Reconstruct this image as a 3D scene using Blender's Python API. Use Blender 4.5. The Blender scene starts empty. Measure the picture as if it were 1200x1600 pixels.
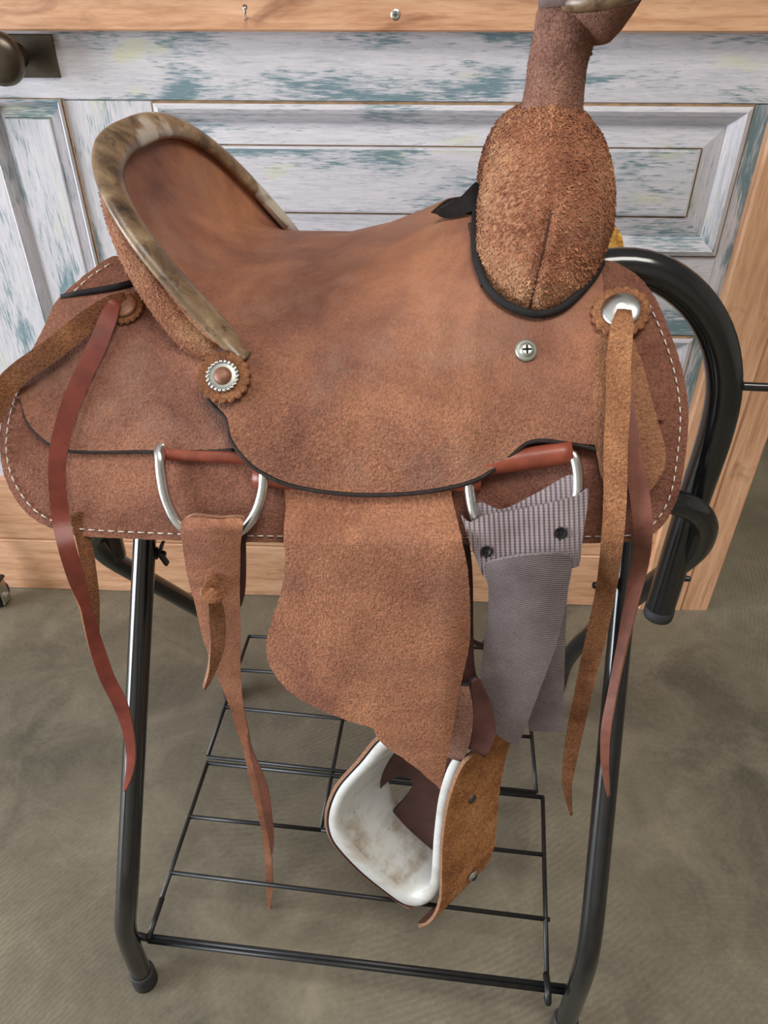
import bpy, bmesh, math, random
import numpy as np
from mathutils import Vector, Matrix
from mathutils.geometry import delaunay_2d_cdt

# ------------------------------------------------------------------ camera, world, light
H, PITCH, F = 1.15, math.radians(36), 1150.0        # eye height, downward pitch, focal length in px (1200x1600 frame)
scn = bpy.context.scene
COL = scn.collection
cam_d = bpy.data.cameras.new('camera'); cam = bpy.data.objects.new('camera', cam_d); COL.objects.link(cam)
cam.location = (0, 0, H); cam.rotation_euler = (math.pi/2 - PITCH, 0, 0)
cam_d.sensor_fit = 'HORIZONTAL'; cam_d.sensor_width = 36; cam_d.lens = F/1200*36
cam_d.clip_start = 0.02
scn.camera = cam

world = bpy.data.worlds.new('world'); scn.world = world; world.use_nodes = True
world.node_tree.nodes['Background'].inputs[0].default_value = (0.86, 0.92, 1.0, 1)
world.node_tree.nodes['Background'].inputs[1].default_value = 0.30

def area(name, loc, target, sx, sy, power, col):
    d = bpy.data.lights.new(name, 'AREA'); d.shape = 'RECTANGLE'; d.size = sx; d.size_y = sy
    d.energy = power; d.color = col
    o = bpy.data.objects.new(name, d); COL.objects.link(o); o.location = loc
    o.rotation_euler = (Vector(target) - Vector(loc)).to_track_quat('-Z', 'Y').to_euler()
    return o
area('open_door_left_offscreen', (-3.95, -.4, 1.15), (0, -.4, 1.15), 2.4, 2.2, 210, (0.88, 0.94, 1.0))
area('shop_lamp_ceiling_offscreen', (0.5, -0.4, 3.3), (0.5, -.4, 0), 1.8, 1.0, 52, (1.0, 0.95, 0.88))

scn.view_settings.view_transform = 'Standard'; scn.view_settings.look = 'None'
scn.view_settings.gamma = 1; scn.view_settings.use_curve_mapping = False
scn.view_settings.exposure = 0.25

# ------------------------------------------------------------------ geometry helpers
cP, sP = math.cos(PITCH), math.sin(PITCH)
def ray(x, y):
    u = (x-600)/F; v = (y-800)/F
    return Vector((u, cP - v*sP, -(sP + v*cP)))
def at(x, y, Y=None, z=None):
    r = ray(x, y)
    k = Y/r.y if Y is not None else (z-H)/r.z
    return Vector((0, 0, H)) + r*k
YAW = 0.104
EX = Vector((math.cos(YAW), -math.sin(YAW), 0)); EY = Vector((math.sin(YAW), math.cos(YAW), 0))
O0 = Vector((0, 0.80, 0))
def S2W(s, t, z): return O0 + EX*s + EY*t + Vector((0, 0, z))
def W2S(p):
    d = p - O0; return d.dot(EX), d.dot(EY), p.z
def at_t(x, y, t):                       # pixel ray meets the plane t = const of the saddle
    r = ray(x, y); o = Vector((0, 0, H)); k = (t - (o-O0).dot(EY))/r.dot(EY); return o + r*k
def interp(x, xs, ys): return float(np.interp(x, xs, ys))

AW, ZB, NN = 0.262, 0.60, 2.2
def seat_zt(s): return interp(s, [-.2, -.125, -.05, 0, .035, .065, .10, .15, .3], [.90, .898, .905, .922, .938, .953, .96, .95, .93])
def seat_m(s): return interp(s, [-.125, 0, .08], [3.5, 2.4, 2.0])
def skirt_zt(s): return interp(s, [-.4, .14, .24, .4], [.925, .925, .952, .962])
def skirt_m(s): return 1.923
def G(p, zt, m, dl):
    s, t, z = W2S(p)
    u = max(0., (z-ZB)/(zt(s)+dl-ZB))
    return (abs(t)/(AW+dl))**m(s) + u**NN - 1
def hit(x, y, dl=0., seat=False):
    zt, m = (seat_zt, seat_m) if seat else (skirt_zt, skirt_m)
    r = ray(x, y).normalized(); o = Vector((0, 0, H)); k = .35; best = (9, None); prev = None
    while k < 1.4:
        p = o + r*k; g = G(p, zt, m, dl)
        if g < best[0]: best = (g, k)
        if g <= 0:
            a, b = k-.01, k
            for _ in range(22):
                c = (a+b)/2
                if G(o+r*c, zt, m, dl) > 0: a = c
                else: b = c
            return o + r*b
        k += .01
    return o + r*best[1]
def hit_n(x, y, dl=0., seat=False):
    a = hit(x, y, dl, seat); b = hit(x+5, y, dl, seat); c = hit(x, y+5, dl, seat)
    n = (c-a).cross(b-a).normalized()
    if n.dot(ray(x, y)) > 0: n = -n
    return a, n

def spline(pts, step=7., closed=False):
    """Catmull-Rom through tuples of any length, resampled by the first two values."""
    P = [np.array(p, float) for p in pts]; n = len(P); out = []
    for i in range(n if closed else n-1):
        if closed: p0, p1, p2, p3 = P[i-1], P[i], P[(i+1) % n], P[(i+2) % n]
        else: p0, p1, p2, p3 = P[max(i-1, 0)], P[i], P[i+1], P[min(i+2, n-1)]
        L = np.linalg.norm((p2-p1)[:2]); k = max(1, int(round(L/step)))
        t1 = (p2-p0)*.5; t2 = (p3-p1)*.5
        l0 = np.linalg.norm((p1-p0)[:2]); l2 = np.linalg.norm((p3-p2)[:2])
        if l0+L > 0: t1 = t1*min(1, 2*L/(l0+L+1e-9))
        if l2+L > 0: t2 = t2*min(1, 2*L/(l2+L+1e-9))
        for j in range(k):
            t = j/k
            out.append((2*t**3-3*t**2+1)*p1 + (t**3-2*t**2+t)*t1 + (-2*t**3+3*t**2)*p2 + (t**3-t**2)*t2)
    if not closed: out.append(P[-1])
    return out
def resample(pts, n):
    P = np.array(pts, float); d = np.r_[0, np.cumsum(np.linalg.norm(np.diff(P[:, :2], axis=0), axis=1))]
    q = np.linspace(0, d[-1], n)
    return np.stack([np.interp(q, d, P[:, k]) for k in range(P.shape[1])], 1)

def link(name, verts, faces, mats, parent=None, midx=None, smooth=True, sharp=None):
    me = bpy.data.meshes.new(name)
    me.from_pydata([tuple(v) for v in verts], [], [tuple(f) for f in faces])
    for m in (mats if isinstance(mats, (list, tuple)) else [mats]): me.materials.append(m)
    if midx is not None: me.polygons.foreach_set('material_index', midx)
    me.polygons.foreach_set('use_smooth', [smooth]*len(me.polygons))
    me.update()
    if sharp:
        for e in me.edges:
            if tuple(sorted(e.vertices)) in sharp: e.use_edge_sharp = True
    o = bpy.data.objects.new(name, me); COL.objects.link(o)
    if parent is not None: setpar(o, parent)
    return o
def wm(o):
    return (wm(o.parent) @ o.matrix_parent_inverse if o.parent else Matrix()) @ Matrix.LocRotScale(o.location, o.rotation_euler, o.scale)
def setpar(o, p):
    o.parent = p; o.matrix_parent_inverse = wm(p).inverted()
def thing(name, loc, label, cat, group=None):
    o = bpy.data.objects.new(name, None); COL.objects.link(o); o.location = loc
    o['label'] = label; o['category'] = cat
    if group: o['group'] = group
    return o
def lab(o, label): o['label'] = label; return o

def thicken(verts, faces, th, flip_to=None):
    """give an open sheet a thickness; returns verts, faces, material index (0 front, 1 rim, 2 back), sharp edges"""
    V = [Vector(v) for v in verts]; N = [Vector((0, 0, 0)) for _ in V]
    fs = []
    c = Vector((0, 0, H)) if flip_to is None else flip_to
    for f in faces:
        n = (V[f[1]]-V[f[0]]).cross(V[f[2]]-V[f[0]])
        fs.append((list(f), n))
    tot = sum((n.dot(c - V[f[0]]) for f, n in fs))
    if tot < 0: fs = [(f[::-1], -n) for f, n in fs]
    for f, n in fs:
        for i in f: N[i] += n
    N = [n.normalized() if n.length > 0 else n for n in N]
    nv = len(V); cnt = {}
    for f, _ in fs:
        for a, b in zip(f, f[1:]+f[:1]):
            k = (min(a, b), max(a, b)); cnt.setdefault(k, []).append((a, b))
    out = [f for f, _ in fs]; mi = [0]*len(fs)
    out += [[i+nv for i in f[::-1]] for f, _ in fs]; mi += [2]*len(fs)
    sh = set()
    for k, e in cnt.items():
        if len(e) == 1:
            a, b = e[0]
            out.append([b, a, a+nv, b+nv]); mi.append(1); sh.add(k); sh.add((k[0]+nv, k[1]+nv))
    return V + [v - n*th for v, n in zip(V, N)], out, mi, sh

def inside(poly, x, y):
    c = False; n = len(poly)
    for i in range(n):
        x1, y1 = poly[i]; x2, y2 = poly[i-1]
        if (y1 > y) != (y2 > y) and x < (x2-x1)*(y-y1)/(y2-y1)+x1: c = not c
    return c
def fill(outline, spacing=12, step=7, hole=None, jag=0.):
    b = [tuple(p[:2]) for p in spline(outline, step, True)]
    if jag:
        rng = random.Random(len(b)); b = [(x+rng.uniform(-jag, jag), y+rng.uniform(-jag, jag)) for x, y in b]
    pts = list(b); n = len(b); edges = [(i, (i+1) % n) for i in range(n)]
    if hole:
        h = [tuple(p[:2]) for p in spline(hole, step, True)]; m = len(h)
        edges += [(n+i, n+(i+1) % m) for i in range(m)]; pts += h
    A = np.array(pts)
    x0, y0 = A.min(0); x1, y1 = A.max(0); row = 0
    y = y0+spacing*.5
    while y < y1:
        x = x0 + (spacing*.5 if row % 2 else 0)
        while x < x1:
            if inside(b, x, y) and (not hole or not inside(h, x, y)) and np.min((A[:, 0]-x)**2+(A[:, 1]-y)**2) > (spacing*.45)**2: pts.append((x, y))
            x += spacing
        y += spacing*.87; row += 1
    r = delaunay_2d_cdt([Vector(p) for p in pts], edges, [], 1, 1e-4)
    v = [tuple(p) for p in r[0]]; f = [list(t) for t in r[2]]
    def mid(t): return sum(v[i][0] for i in t)/3, sum(v[i][1] for i in t)/3
    f = [t for t in f if inside(b, *mid(t))]
    if hole: f = [t for t in f if not inside(h, *mid(t))]
    used = sorted({i for t in f for i in t}); mp = {i: k for k, i in enumerate(used)}
    return [v[i] for i in used], [[mp[i] for i in t] for t in f]
def sheet(name, outline, mapper, th, mats, parent, spacing=12, hole=None, jag=.6, mirror=False):
    v, f = fill(outline, spacing, hole=hole, jag=jag)
    V, Fc, mi, sh = thicken([mapper(x, y) for x, y in v], f, th)
    o = link(name, V, Fc, mats, parent, mi, True, sh)
    if mirror:
        V2 = []
        for p in V:
            s, t, z = W2S(p); V2.append(S2W(s, -t, z))
        link(name, V2, [g[::-1] for g in Fc], mats, parent, mi, True, sh)
    return o

def tube_data(pts, rad, n=14, cap=True, flat=None):
    P = [Vector(p) for p in pts]; m = len(P)
    R = rad if isinstance(rad, (list, tuple, np.ndarray)) else [rad]*m
    verts, faces = [], []; up = None
    for i in range(m):
        t = (P[min(i+1, m-1)]-P[max(i-1, 0)]).normalized()
        if up is None:
            up = t.orthogonal().normalized()
        else:
            up = (up - t*up.dot(t)).normalized()
        sd = t.cross(up)
        for k in range(n):
            a = 2*math.pi*k/n
            verts.append(P[i] + (up*math.cos(a)+sd*math.sin(a))*R[i])
    for i in range(m-1):
        for k in range(n):
            faces.append((i*n+k, i*n+(k+1) % n, (i+1)*n+(k+1) % n, (i+1)*n+k))
    if cap:
        faces.append(tuple(range(n))[::-1]); faces.append(tuple((m-1)*n+k for k in range(n)))
    return verts, faces
def merge(parts):
    V, Fc, M = [], [], []
    for i, pt in enumerate(parts):
        v, f = pt[0], pt[1]; b = len(V); V += list(v); Fc += [tuple(k+b for k in g) for g in f]
        M += [pt[2] if len(pt) > 2 else 0]*len(f)
    return V, Fc, M
def tube(name, pts, rad, mat, parent, n=14, sm=True, step=.012):
    if sm: pts = [Vector(p) for p in spline3(pts, step)]
    v, f = tube_data(pts, rad, n)
    o = link(name, v, f, mat, parent)
    for p in o.data.polygons:
        if len(p.vertices) > 4: p.use_smooth = False
    return o
def spline3(pts, step):
    P = [np.array(p, float) for p in pts]; n = len(P); out = []
    for i in range(n-1):
        p0, p1, p2, p3 = P[max(i-1, 0)], P[i], P[i+1], P[min(i+2, n-1)]
        L = np.linalg.norm(p2-p1); k = max(1, int(round(L/step)))
        l0 = np.linalg.norm(p1-p0); l2 = np.linalg.norm(p3-p2)
        t1 = (p2-p0)*.5*min(1, 2*L/(l0+L+1e-9)); t2 = (p3-p1)*.5*min(1, 2*L/(l2+L+1e-9))
        for j in range(k):
            t = j/k
            out.append((2*t**3-3*t**2+1)*p1 + (t**3-2*t**2+t)*t1 + (-2*t**3+3*t**2)*p2 + (t**3-t**2)*t2)
    out.append(P[-1]); return out
def frame_of(n):
    n = n.normalized(); a = Vector((0, 0, 1)).cross(n)
    a = a.normalized() if a.length > 1e-3 else Vector((1, 0, 0))
    return a, n.cross(a), n
def lathe_data(c, n, prof, seg=28, scallop=None):
    """prof: (radius, height) pairs round axis n at c; ends are closed"""
    a, b, n = frame_of(n); v, f = [], []
    for r, h in prof:
        for k in range(seg):
            th = 2*math.pi*k/seg; rr = r
            if scallop and r > scallop[2]: rr = r*(1+scallop[1]*abs(math.sin(scallop[0]*th/2)))
            v.append(c + (a*math.cos(th)+b*math.sin(th))*rr + n*h)
    m = len(prof)
    for i in range(m-1):
        for k in range(seg):
            f.append((i*seg+k, i*seg+(k+1) % seg, (i+1)*seg+(k+1) % seg, (i+1)*seg+k))
    f.append(tuple(range(seg))[::-1]); f.append(tuple((m-1)*seg+k for k in range(seg)))
    return v, f
def lathe(name, c, n, prof, mat, parent, seg=28, scallop=None, smooth=True):
    v, f = lathe_data(Vector(c), Vector(n), prof, seg, scallop)
    o = link(name, v, f, mat, parent, None, smooth)
    if smooth:
        for p in o.data.polygons:
            if len(p.vertices) > 4: p.use_smooth = False
    return o
def ribbon(name, pts, th, mats, parent, step=9, cross=4):
    """pts: (x, y, width in px, Y or -(offset from the skirt), twist in degrees). A flat leather thong with real thickness."""
    pts = [(x, y, w, hit(x, y, -Y).y if Y < 0 else Y, tw) for x, y, w, Y, tw in pts]
    S = spline(pts, step); C, Wd = [], []
    for q in S:
        p = at(q[0], q[1], Y=q[3]); w = q[2]; C.append(p); Wd.append(w/F*((p-Vector((0, 0, H))).dot(Vector((0, cP, -sP)))))
    v, f, mi = [], [], []; m = len(C)
    for i in range(m):
        t = (C[min(i+1, m-1)]-C[max(i-1, 0)]).normalized()
        vd = (Vector((0, 0, H))-C[i]).normalized()
        sd = t.cross(vd).normalized(); nn = sd.cross(t).normalized()
        a = math.radians(S[i][4]); s2 = sd*math.cos(a)+nn*math.sin(a); n2 = nn*math.cos(a)-sd*math.sin(a)
        if n2.dot(vd) < 0 and False: n2 = -n2
        w = Wd[i]/2
        for aa, bb in ((-1, 1), (0, 1.12), (1, 1), (1, -1), (0, -.9), (-1, -1)):
            v.append(C[i]+s2*w*aa+n2*th/2*bb)
    K = 6
    for i in range(m-1):
        for k in range(K):
            f.append((i*K+k, (i+1)*K+k, (i+1)*K+(k+1) % K, i*K+(k+1) % K)); mi.append(0 if k in (0, 1) else (2 if k in (3, 4) else 1))
    f.append(tuple(range(K))); mi.append(1); f.append(tuple((m-1)*K+k for k in range(K))[::-1]); mi.append(1)
    o = link(name, v, f, mats, parent, mi)
    sh = set()
    for i in range(m-1):
        for k in (0, 2, 3, 5): sh.add((i*K+k, (i+1)*K+k))
    for e in o.data.edges:
        if tuple(sorted(e.vertices)) in sh: e.use_edge_sharp = True
    return o
def box_data(c, ax, ay, az, sx, sy, sz, bev=.12):
    """box with chamfered long edges"""
    v, f = [], []
    b = min(sx, sy, sz)*bev
    ring = [(-1, -1, 0, 1), (-1, -1, 1, 0), (1, -1, -1, 0), (1, -1, 0, 1), (1, 1, 0, -1), (1, 1, -1, 0), (-1, 1, 1, 0), (-1, 1, 0, -1)]
    for e in (-1, 1):
        for (i, j, p, q) in ring:
            v.append(c + ax*(i*sx/2+p*b) + ay*(j*sy/2+q*b) + az*(e*sz/2))
    n = 8
    for k in range(n): f.append((k, (k+1) % n, n+(k+1) % n, n+k))
    f.append(tuple(range(n))[::-1]); f.append(tuple(n+k for k in range(n)))
    return v, f

# ------------------------------------------------------------------ materials
def mat(name):
    m = bpy.data.materials.new(name); m.use_nodes = True; nt = m.node_tree
    return m, nt, nt.nodes['Principled BSDF']
def N(nt, typ, **kw):
    n = nt.nodes.new(typ)
    for k, v in kw.items():
        if hasattr(n, k): setattr(n, k, v)
        else: n.inputs[k.replace('_', ' ')].default_value = v
    return n
def ramp(nt, src, stops, interp_='LINEAR'):
    r = nt.nodes.new('ShaderNodeValToRGB'); r.color_ramp.interpolation = interp_
    el = r.color_ramp.elements
    while len(el) < len(stops): el.new(.5)
    for e, (p, c) in zip(el, stops):
        e.position = p; e.color = (*c, 1) if len(c) == 3 else c
    nt.links.new(src, r.inputs[0]); return r
def mixc(nt, fac, a, b, mode='MIX'):
    n = nt.nodes.new('ShaderNodeMix'); n.data_type = 'RGBA'; n.blend_type = mode
    for sock, val in ((n.inputs[0], fac), (n.inputs[6], a), (n.inputs[7], b)):
        if isinstance(val, (int, float)): sock.default_value = val
        elif isinstance(val, tuple): sock.default_value = (*val, 1) if len(val) == 3 else val
        else: nt.links.new(val, sock)
    return n.outputs[2]
def mathn(nt, op, a, b=None):
    n = nt.nodes.new('ShaderNodeMath'); n.operation = op
    for i, v in enumerate((a, b)):
        if v is None: continue
        if isinstance(v, (int, float)): n.inputs[i].default_value = v
        else: nt.links.new(v, n.inputs[i])
    return n.outputs[0]
def coords(nt, scale=(1, 1, 1), rot=(0, 0, 0)):
    tc = nt.nodes.new('ShaderNodeTexCoord'); mp = nt.nodes.new('ShaderNodeMapping')
    mp.inputs['Scale'].default_value = scale; mp.inputs['Rotation'].default_value = rot
    nt.links.new(tc.outputs['Object'], mp.inputs[0]); return mp.outputs[0]
def noise(nt, vec, scale, detail=3, rough=.55, dist=0.):
    n = nt.nodes.new('ShaderNodeTexNoise'); n.inputs['Scale'].default_value = scale; n.inputs['Detail'].default_value = detail
    n.inputs['Roughness'].default_value = rough; n.inputs['Distortion'].default_value = dist
    nt.links.new(vec, n.inputs['Vector']); return n.outputs['Fac']
def hexc(r, g, b):
    return tuple(((c/255)/12.92 if c/255 <= .04045 else ((c/255+.055)/1.055)**2.4) for c in (r, g, b))

def suede(name, base, lite, dark, nap=1.0, rough=.85, scale=330, blot=9, smooth_z=None, dust=None, sat=.88, stain=None):
    def ds(c):
        l = .3*c[0]+.59*c[1]+.11*c[2]; return tuple(l+(x-l)*sat for x in c)
    base, lite, dark = ds(base), ds(lite), ds(dark)
    m, nt, b = mat(name); v = coords(nt)
    big = noise(nt, v, blot, 5, .62, .5)
    c = ramp(nt, big, [(.30, dark), (.5, base), (.72, lite)]).outputs[0]
    fine = noise(nt, v, scale*1.45, 3, .6, .6)
    fine2 = noise(nt, v, scale*2.2, 2, .6)
    mp_ = nt.nodes.new('ShaderNodeMapping'); mp_.inputs['Location'].default_value = (3.7, 8.1, 5.3); nt.links.new(v, mp_.inputs[0])
    fibre = noise(nt, mp_.outputs[0], scale*1.3, 3, .6, .6)        # colour of single fibres, independent of the relief
    fr = ramp(nt, fibre, [(.34, (.58, .54, .52)), (.50, (1., .99, .98)), (.66, (1.36, 1.33, 1.30))]).outputs[0]
    nfac = min(1, .60*nap)
    hgt = mathn(nt, 'ADD', fine, mathn(nt, 'MULTIPLY', fine2, .35))
    bump = N(nt, 'ShaderNodeBump'); bump.inputs['Distance'].default_value = .0030
    bump.inputs['Strength'].default_value = min(1, .75*nap)
    if smooth_z:
        sx = nt.nodes.new('ShaderNodeSeparateXYZ'); nt.links.new(v, sx.inputs[0])
        wob = mathn(nt, 'ADD', sx.outputs[2], mathn(nt, 'MULTIPLY', noise(nt, v, 14, 3), .09))
        w = ramp(nt, wob, [((smooth_z[0]), (1, 1, 1)), (smooth_z[1], (.22, .22, .22))]).outputs[0]
        nt.links.new(mathn(nt, 'MULTIPLY', w, nfac), (mx := nt.nodes.new('ShaderNodeMath')).inputs[0]); mx.operation = 'ADD'; mx.inputs[1].default_value = 0
        c = mixc(nt, mx.outputs[0], c, mixc(nt, 1., c, fr, 'MULTIPLY'))
        bs = mathn(nt, 'MULTIPLY', w, min(1, .75*nap)); nt.links.new(bs, bump.inputs['Strength'])
        rr = mathn(nt, 'ADD', mathn(nt, 'MULTIPLY', w, .35), rough-.33); nt.links.new(rr, b.inputs['Roughness'])
    else:
        c = mixc(nt, nfac, c, mixc(nt, 1., c, fr, 'MULTIPLY'))
        b.inputs['Roughness'].default_value = rough
    if stain:
        sn = ramp(nt, noise(nt, v, stain[4], 5, .6, .6), [(.46, (0, 0, 0)), (.66, (1, 1, 1))]).outputs[0]
        c = mixc(nt, mathn(nt, 'MULTIPLY', sn, stain[3]), c, mixc(nt, 1., c, stain[:3], 'MULTIPLY'))
    if dust:
        dn = ramp(nt, noise(nt, v, 15, 5, .65), [(.5, (0, 0, 0)), (.75, (1, 1, 1))]).outputs[0]
        c = mixc(nt, mathn(nt, 'MULTIPLY', dn, dust[3]), c, dust[:3])
    nt.links.new(c, b.inputs['Base Color'])
    nt.links.new(hgt, bump.inputs['Height']); nt.links.new(bump.outputs[0], b.inputs['Normal'])
    b.inputs['Specular IOR Level'].default_value = .25
    return m
def plain(name, col, rough=.5, metal=0., spec=.5, var=.0, vscale=60, bump=0., coat=0.):
    m, nt, b = mat(name); b.inputs['Roughness'].default_value = rough; b.inputs['Metallic'].default_value = metal
    b.inputs['Specular IOR Level'].default_value = spec; b.inputs['Coat Weight'].default_value = coat
    v = coords(nt); n = noise(nt, v, vscale, 5, .6)
    d = tuple(x*(1-var) for x in col); l = tuple(min(1, x*(1+var)) for x in col)
    c = ramp(nt, n, [(.3, d), (.7, l)]).outputs[0]; nt.links.new(c, b.inputs['Base Color'])
    if bump:
        bp = N(nt, 'ShaderNodeBump'); bp.inputs['Distance'].default_value = .001; bp.inputs['Strength'].default_value = bump
        nt.links.new(n, bp.inputs['Height']); nt.links.new(bp.outputs[0], b.inputs['Normal'])
    return m

M = {}
M['seat'] = suede('seat_leather', hexc(154, 100, 75), hexc(184, 124, 86), hexc(120, 76, 62), 1.4, .72, 290, 8, (.85, .97), (*hexc(158, 130, 116), .4), .9, (.70, .66, .68, .9, 6.5))
M['fj'] = suede('front_jockey_roughout', hexc(160, 108, 74), hexc(184, 130, 92), hexc(130, 84, 60), 1.1, .9, 290, 14)
M['dish'] = suede('cantle_leather', hexc(160, 104, 72), hexc(178, 118, 80), hexc(128, 82, 62), .28, .62, 340, 10)
M['skirt'] = suede('skirt_roughout', hexc(142, 90, 70), hexc(172, 114, 86), hexc(112, 66, 54), 1.1, .9, 290, 10, None, (*hexc(160, 125, 108), .3))
M['jockey'] = suede('jockey_roughout', hexc(150, 98, 76), hexc(178, 118, 88), hexc(122, 76, 62), 1.05, .88, 300, 11, None, (*hexc(160, 132, 118), .55), .86, (.68, .64, .66, .8, 9))
M['swell'] = suede('swell_roughout', hexc(160, 102, 71), hexc(198, 148, 108), hexc(122, 68, 50), 1.3, .95, 260, 12, None, (*hexc(176, 140, 112), .5))
M['neck'] = suede('horn_wrap_leather', hexc(150, 106, 90), hexc(174, 128, 106), hexc(122, 82, 70), 1.2, .95, 300, 14)
M['nap'] = suede('nap_fibre', hexc(168, 108, 74), hexc(206, 158, 114), hexc(126, 70, 50), .9, .95, 90, 16)
M['fender'] = suede('fender_suede', hexc(168, 110, 80), hexc(190, 130, 94), hexc(136, 84, 68), 1.25, .88, 290, 9, None, (*hexc(150, 112, 98), .4), .9, (.68, .64, .66, .8, 8))
M['string'] = suede('string_roughout', hexc(154, 100, 62), hexc(182, 124, 80), hexc(114, 70, 46), 1.3, .95, 330, 16)
M['cover'] = suede('stirrup_roughout', hexc(204, 136, 76), hexc(224, 160, 98), hexc(164, 102, 58), 1.25, .95, 280, 20)
M['billet'] = suede('billet_leather', hexc(178, 118, 86), hexc(200, 140, 108), hexc(146, 92, 70), .75, .85, 300, 14)
M['redstring'] = plain('latigo_leather', hexc(128, 62, 52), .42, 0, .5, .28, 45, .15)
M['brownstring'] = plain('oiled_leather', hexc(122, 74, 62), .5, 0, .5, .25, 60, .15)
M['rigging'] = plain('rigging_leather', hexc(140, 70, 52), .38, 0, .5, .25, 40, .1)
M['darkleather'] = plain('dark_leather', hexc(78, 46, 42), .5, 0, .4, .3, 50, .15)
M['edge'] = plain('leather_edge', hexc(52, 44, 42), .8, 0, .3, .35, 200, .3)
M['edgetan'] = plain('leather_edge_raw', hexc(150, 112, 88), .9, 0, .3, .35, 300, .4)
M['black'] = plain('black_leather', hexc(34, 32, 34), .75, 0, .3, .3, 80, .2)
M['fleece'] = suede('golden_fleece', hexc(214, 158, 52), hexc(236, 186, 84), hexc(170, 112, 34), 1.3, 1., 150, 40)
M['pipe'] = plain('black_powder_coat', (.010, .011, .013), .15, 0, .9, .3, 80)
M['wire'] = plain('black_wire', (.013, .014, .016), .4, 0, .5, .3, 80)
M['rubber'] = plain('black_rubber', (.03, .03, .032), .65, 0, .4, .3, 120, .2)
M['steel'] = plain('polished_steel', (.72, .73, .74), .26, 1., .5, .12, 90)
M['zinc'] = plain('zinc_washer', hexc(170, 172, 165), .4, .6, .5, .12, 200)
M['screw'] = plain('dark_screw', (.10, .11, .11), .4, .9, .5, .3, 400)
M['lobe'] = plain('smooth_grey_leather', hexc(118, 102, 98), .55, 0, .4, .2, 70, .2)
M['thread'] = plain('white_thread', hexc(212, 204, 196), .8, 0, .3, .15, 300)
M['plastic'] = None
M['brass'] = plain('worn_copper_boss', hexc(140, 98, 78), .5, .35, .5, .25, 400, .3)

def rawhide():
    m, nt, b = mat('rawhide_binding'); v = coords(nt)
    n1 = noise(nt, v, 24, 5, .65, .6); n2 = noise(nt, v, 70, 4, .6, .3); n3 = noise(nt, v, 9, 4, .6)
    c = ramp(nt, n1, [(.32, hexc(60, 47, 38)), (.44, hexc(112, 90, 70)), (.58, hexc(144, 120, 92)), (.74, hexc(182, 164, 134))]).outputs[0]
    c = mixc(nt, ramp(nt, n2, [(.56, (0, 0, 0)), (.66, (.75, .75, .75))]).outputs[0], c, hexc(80, 60, 46))
    c = mixc(nt, ramp(nt, n3, [(.57, (0, 0, 0)), (.62, (.8, .8, .8))]).outputs[0], c, hexc(200, 192, 180))
    nt.links.new(c, b.inputs['Base Color'])
    b.inputs['Roughness'].default_value = .34; b.inputs['Specular IOR Level'].default_value = .6
    bp = N(nt, 'ShaderNodeBump'); bp.inputs['Distance'].default_value = .0012; bp.inputs['Strength'].default_value = .5
    nt.links.new(n2, bp.inputs['Height']); nt.links.new(bp.outputs[0], b.inputs['Normal'])
    return m
M['rawhide'] = rawhide()
def plastic(name='white_nylon', c0=hexc(196, 190, 180), c1=hexc(222, 222, 220), c2=hexc(232, 234, 236)):
    m, nt, b = mat(name); v = coords(nt)
    n = noise(nt, v, 22, 4, .6); n2 = noise(nt, v, 90, 2, .5)
    c = ramp(nt, n, [(.3, c0), (.52, c1), (.8, c2)]).outputs[0]
    c = mixc(nt, ramp(nt, n2, [(.70, (0, 0, 0)), (.78, (.6, .6, .6))]).outputs[0], c, hexc(140, 112, 88))
    nt.links.new(c, b.inputs['Base Color']); b.inputs['Roughness'].default_value = .38
    b.inputs['Subsurface Weight'].default_value = .15; b.inputs['Subsurface Radius'].default_value = (.01, .01, .01); b.inputs['Subsurface Scale'].default_value = .3
    return m
M['plastic'] = plastic()
M['plasticworn'] = plastic('scuffed_nylon_tread', hexc(164, 148, 126), hexc(222, 222, 220), hexc(232, 234, 236))
def webbing(name, ang, sc, k2=.12, tone=1.):
    m, nt, b = mat(name); v = coords(nt, (1, 1, 1), (0, ang, 0))
    w = nt.nodes.new('ShaderNodeTexWave'); w.wave_type = 'BANDS'; w.bands_direction = 'X'; w.inputs['Scale'].default_value = sc
    w.inputs['Distortion'].default_value = .4; w.inputs['Detail'].default_value = 1; nt.links.new(v, w.inputs[0])
    w2 = nt.nodes.new('ShaderNodeTexWave'); w2.wave_type = 'BANDS'; w2.bands_direction = 'Z'; w2.inputs['Scale'].default_value = sc*1.7
    nt.links.new(v, w2.inputs[0])
    hgt = mathn(nt, 'ADD', w.outputs['Fac'], mathn(nt, 'MULTIPLY', w2.outputs['Fac'], k2))
    n = noise(nt, v, 16, 4, .6)
    base = ramp(nt, n, [(.3, tuple(x*tone for x in hexc(118, 104, 106))), (.55, tuple(x*tone for x in hexc(146, 132, 136))), (.8, tuple(x*tone for x in hexc(164, 152, 148)))]).outputs[0]
    nt.links.new(base, b.inputs['Base Color'])
    b.inputs['Roughness'].default_value = .6
    bp = N(nt, 'ShaderNodeBump'); bp.inputs['Distance'].default_value = .0018; bp.inputs['Strength'].default_value = 1.
    nt.links.new(hgt, bp.inputs['Height']); nt.links.new(bp.outputs[0], b.inputs['Normal'])
    return m
M['web'] = webbing('grey_webbing_band', .10, 72)
M['web2'] = webbing('grey_webbing_tail', 1.40, 135, .3)

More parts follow.
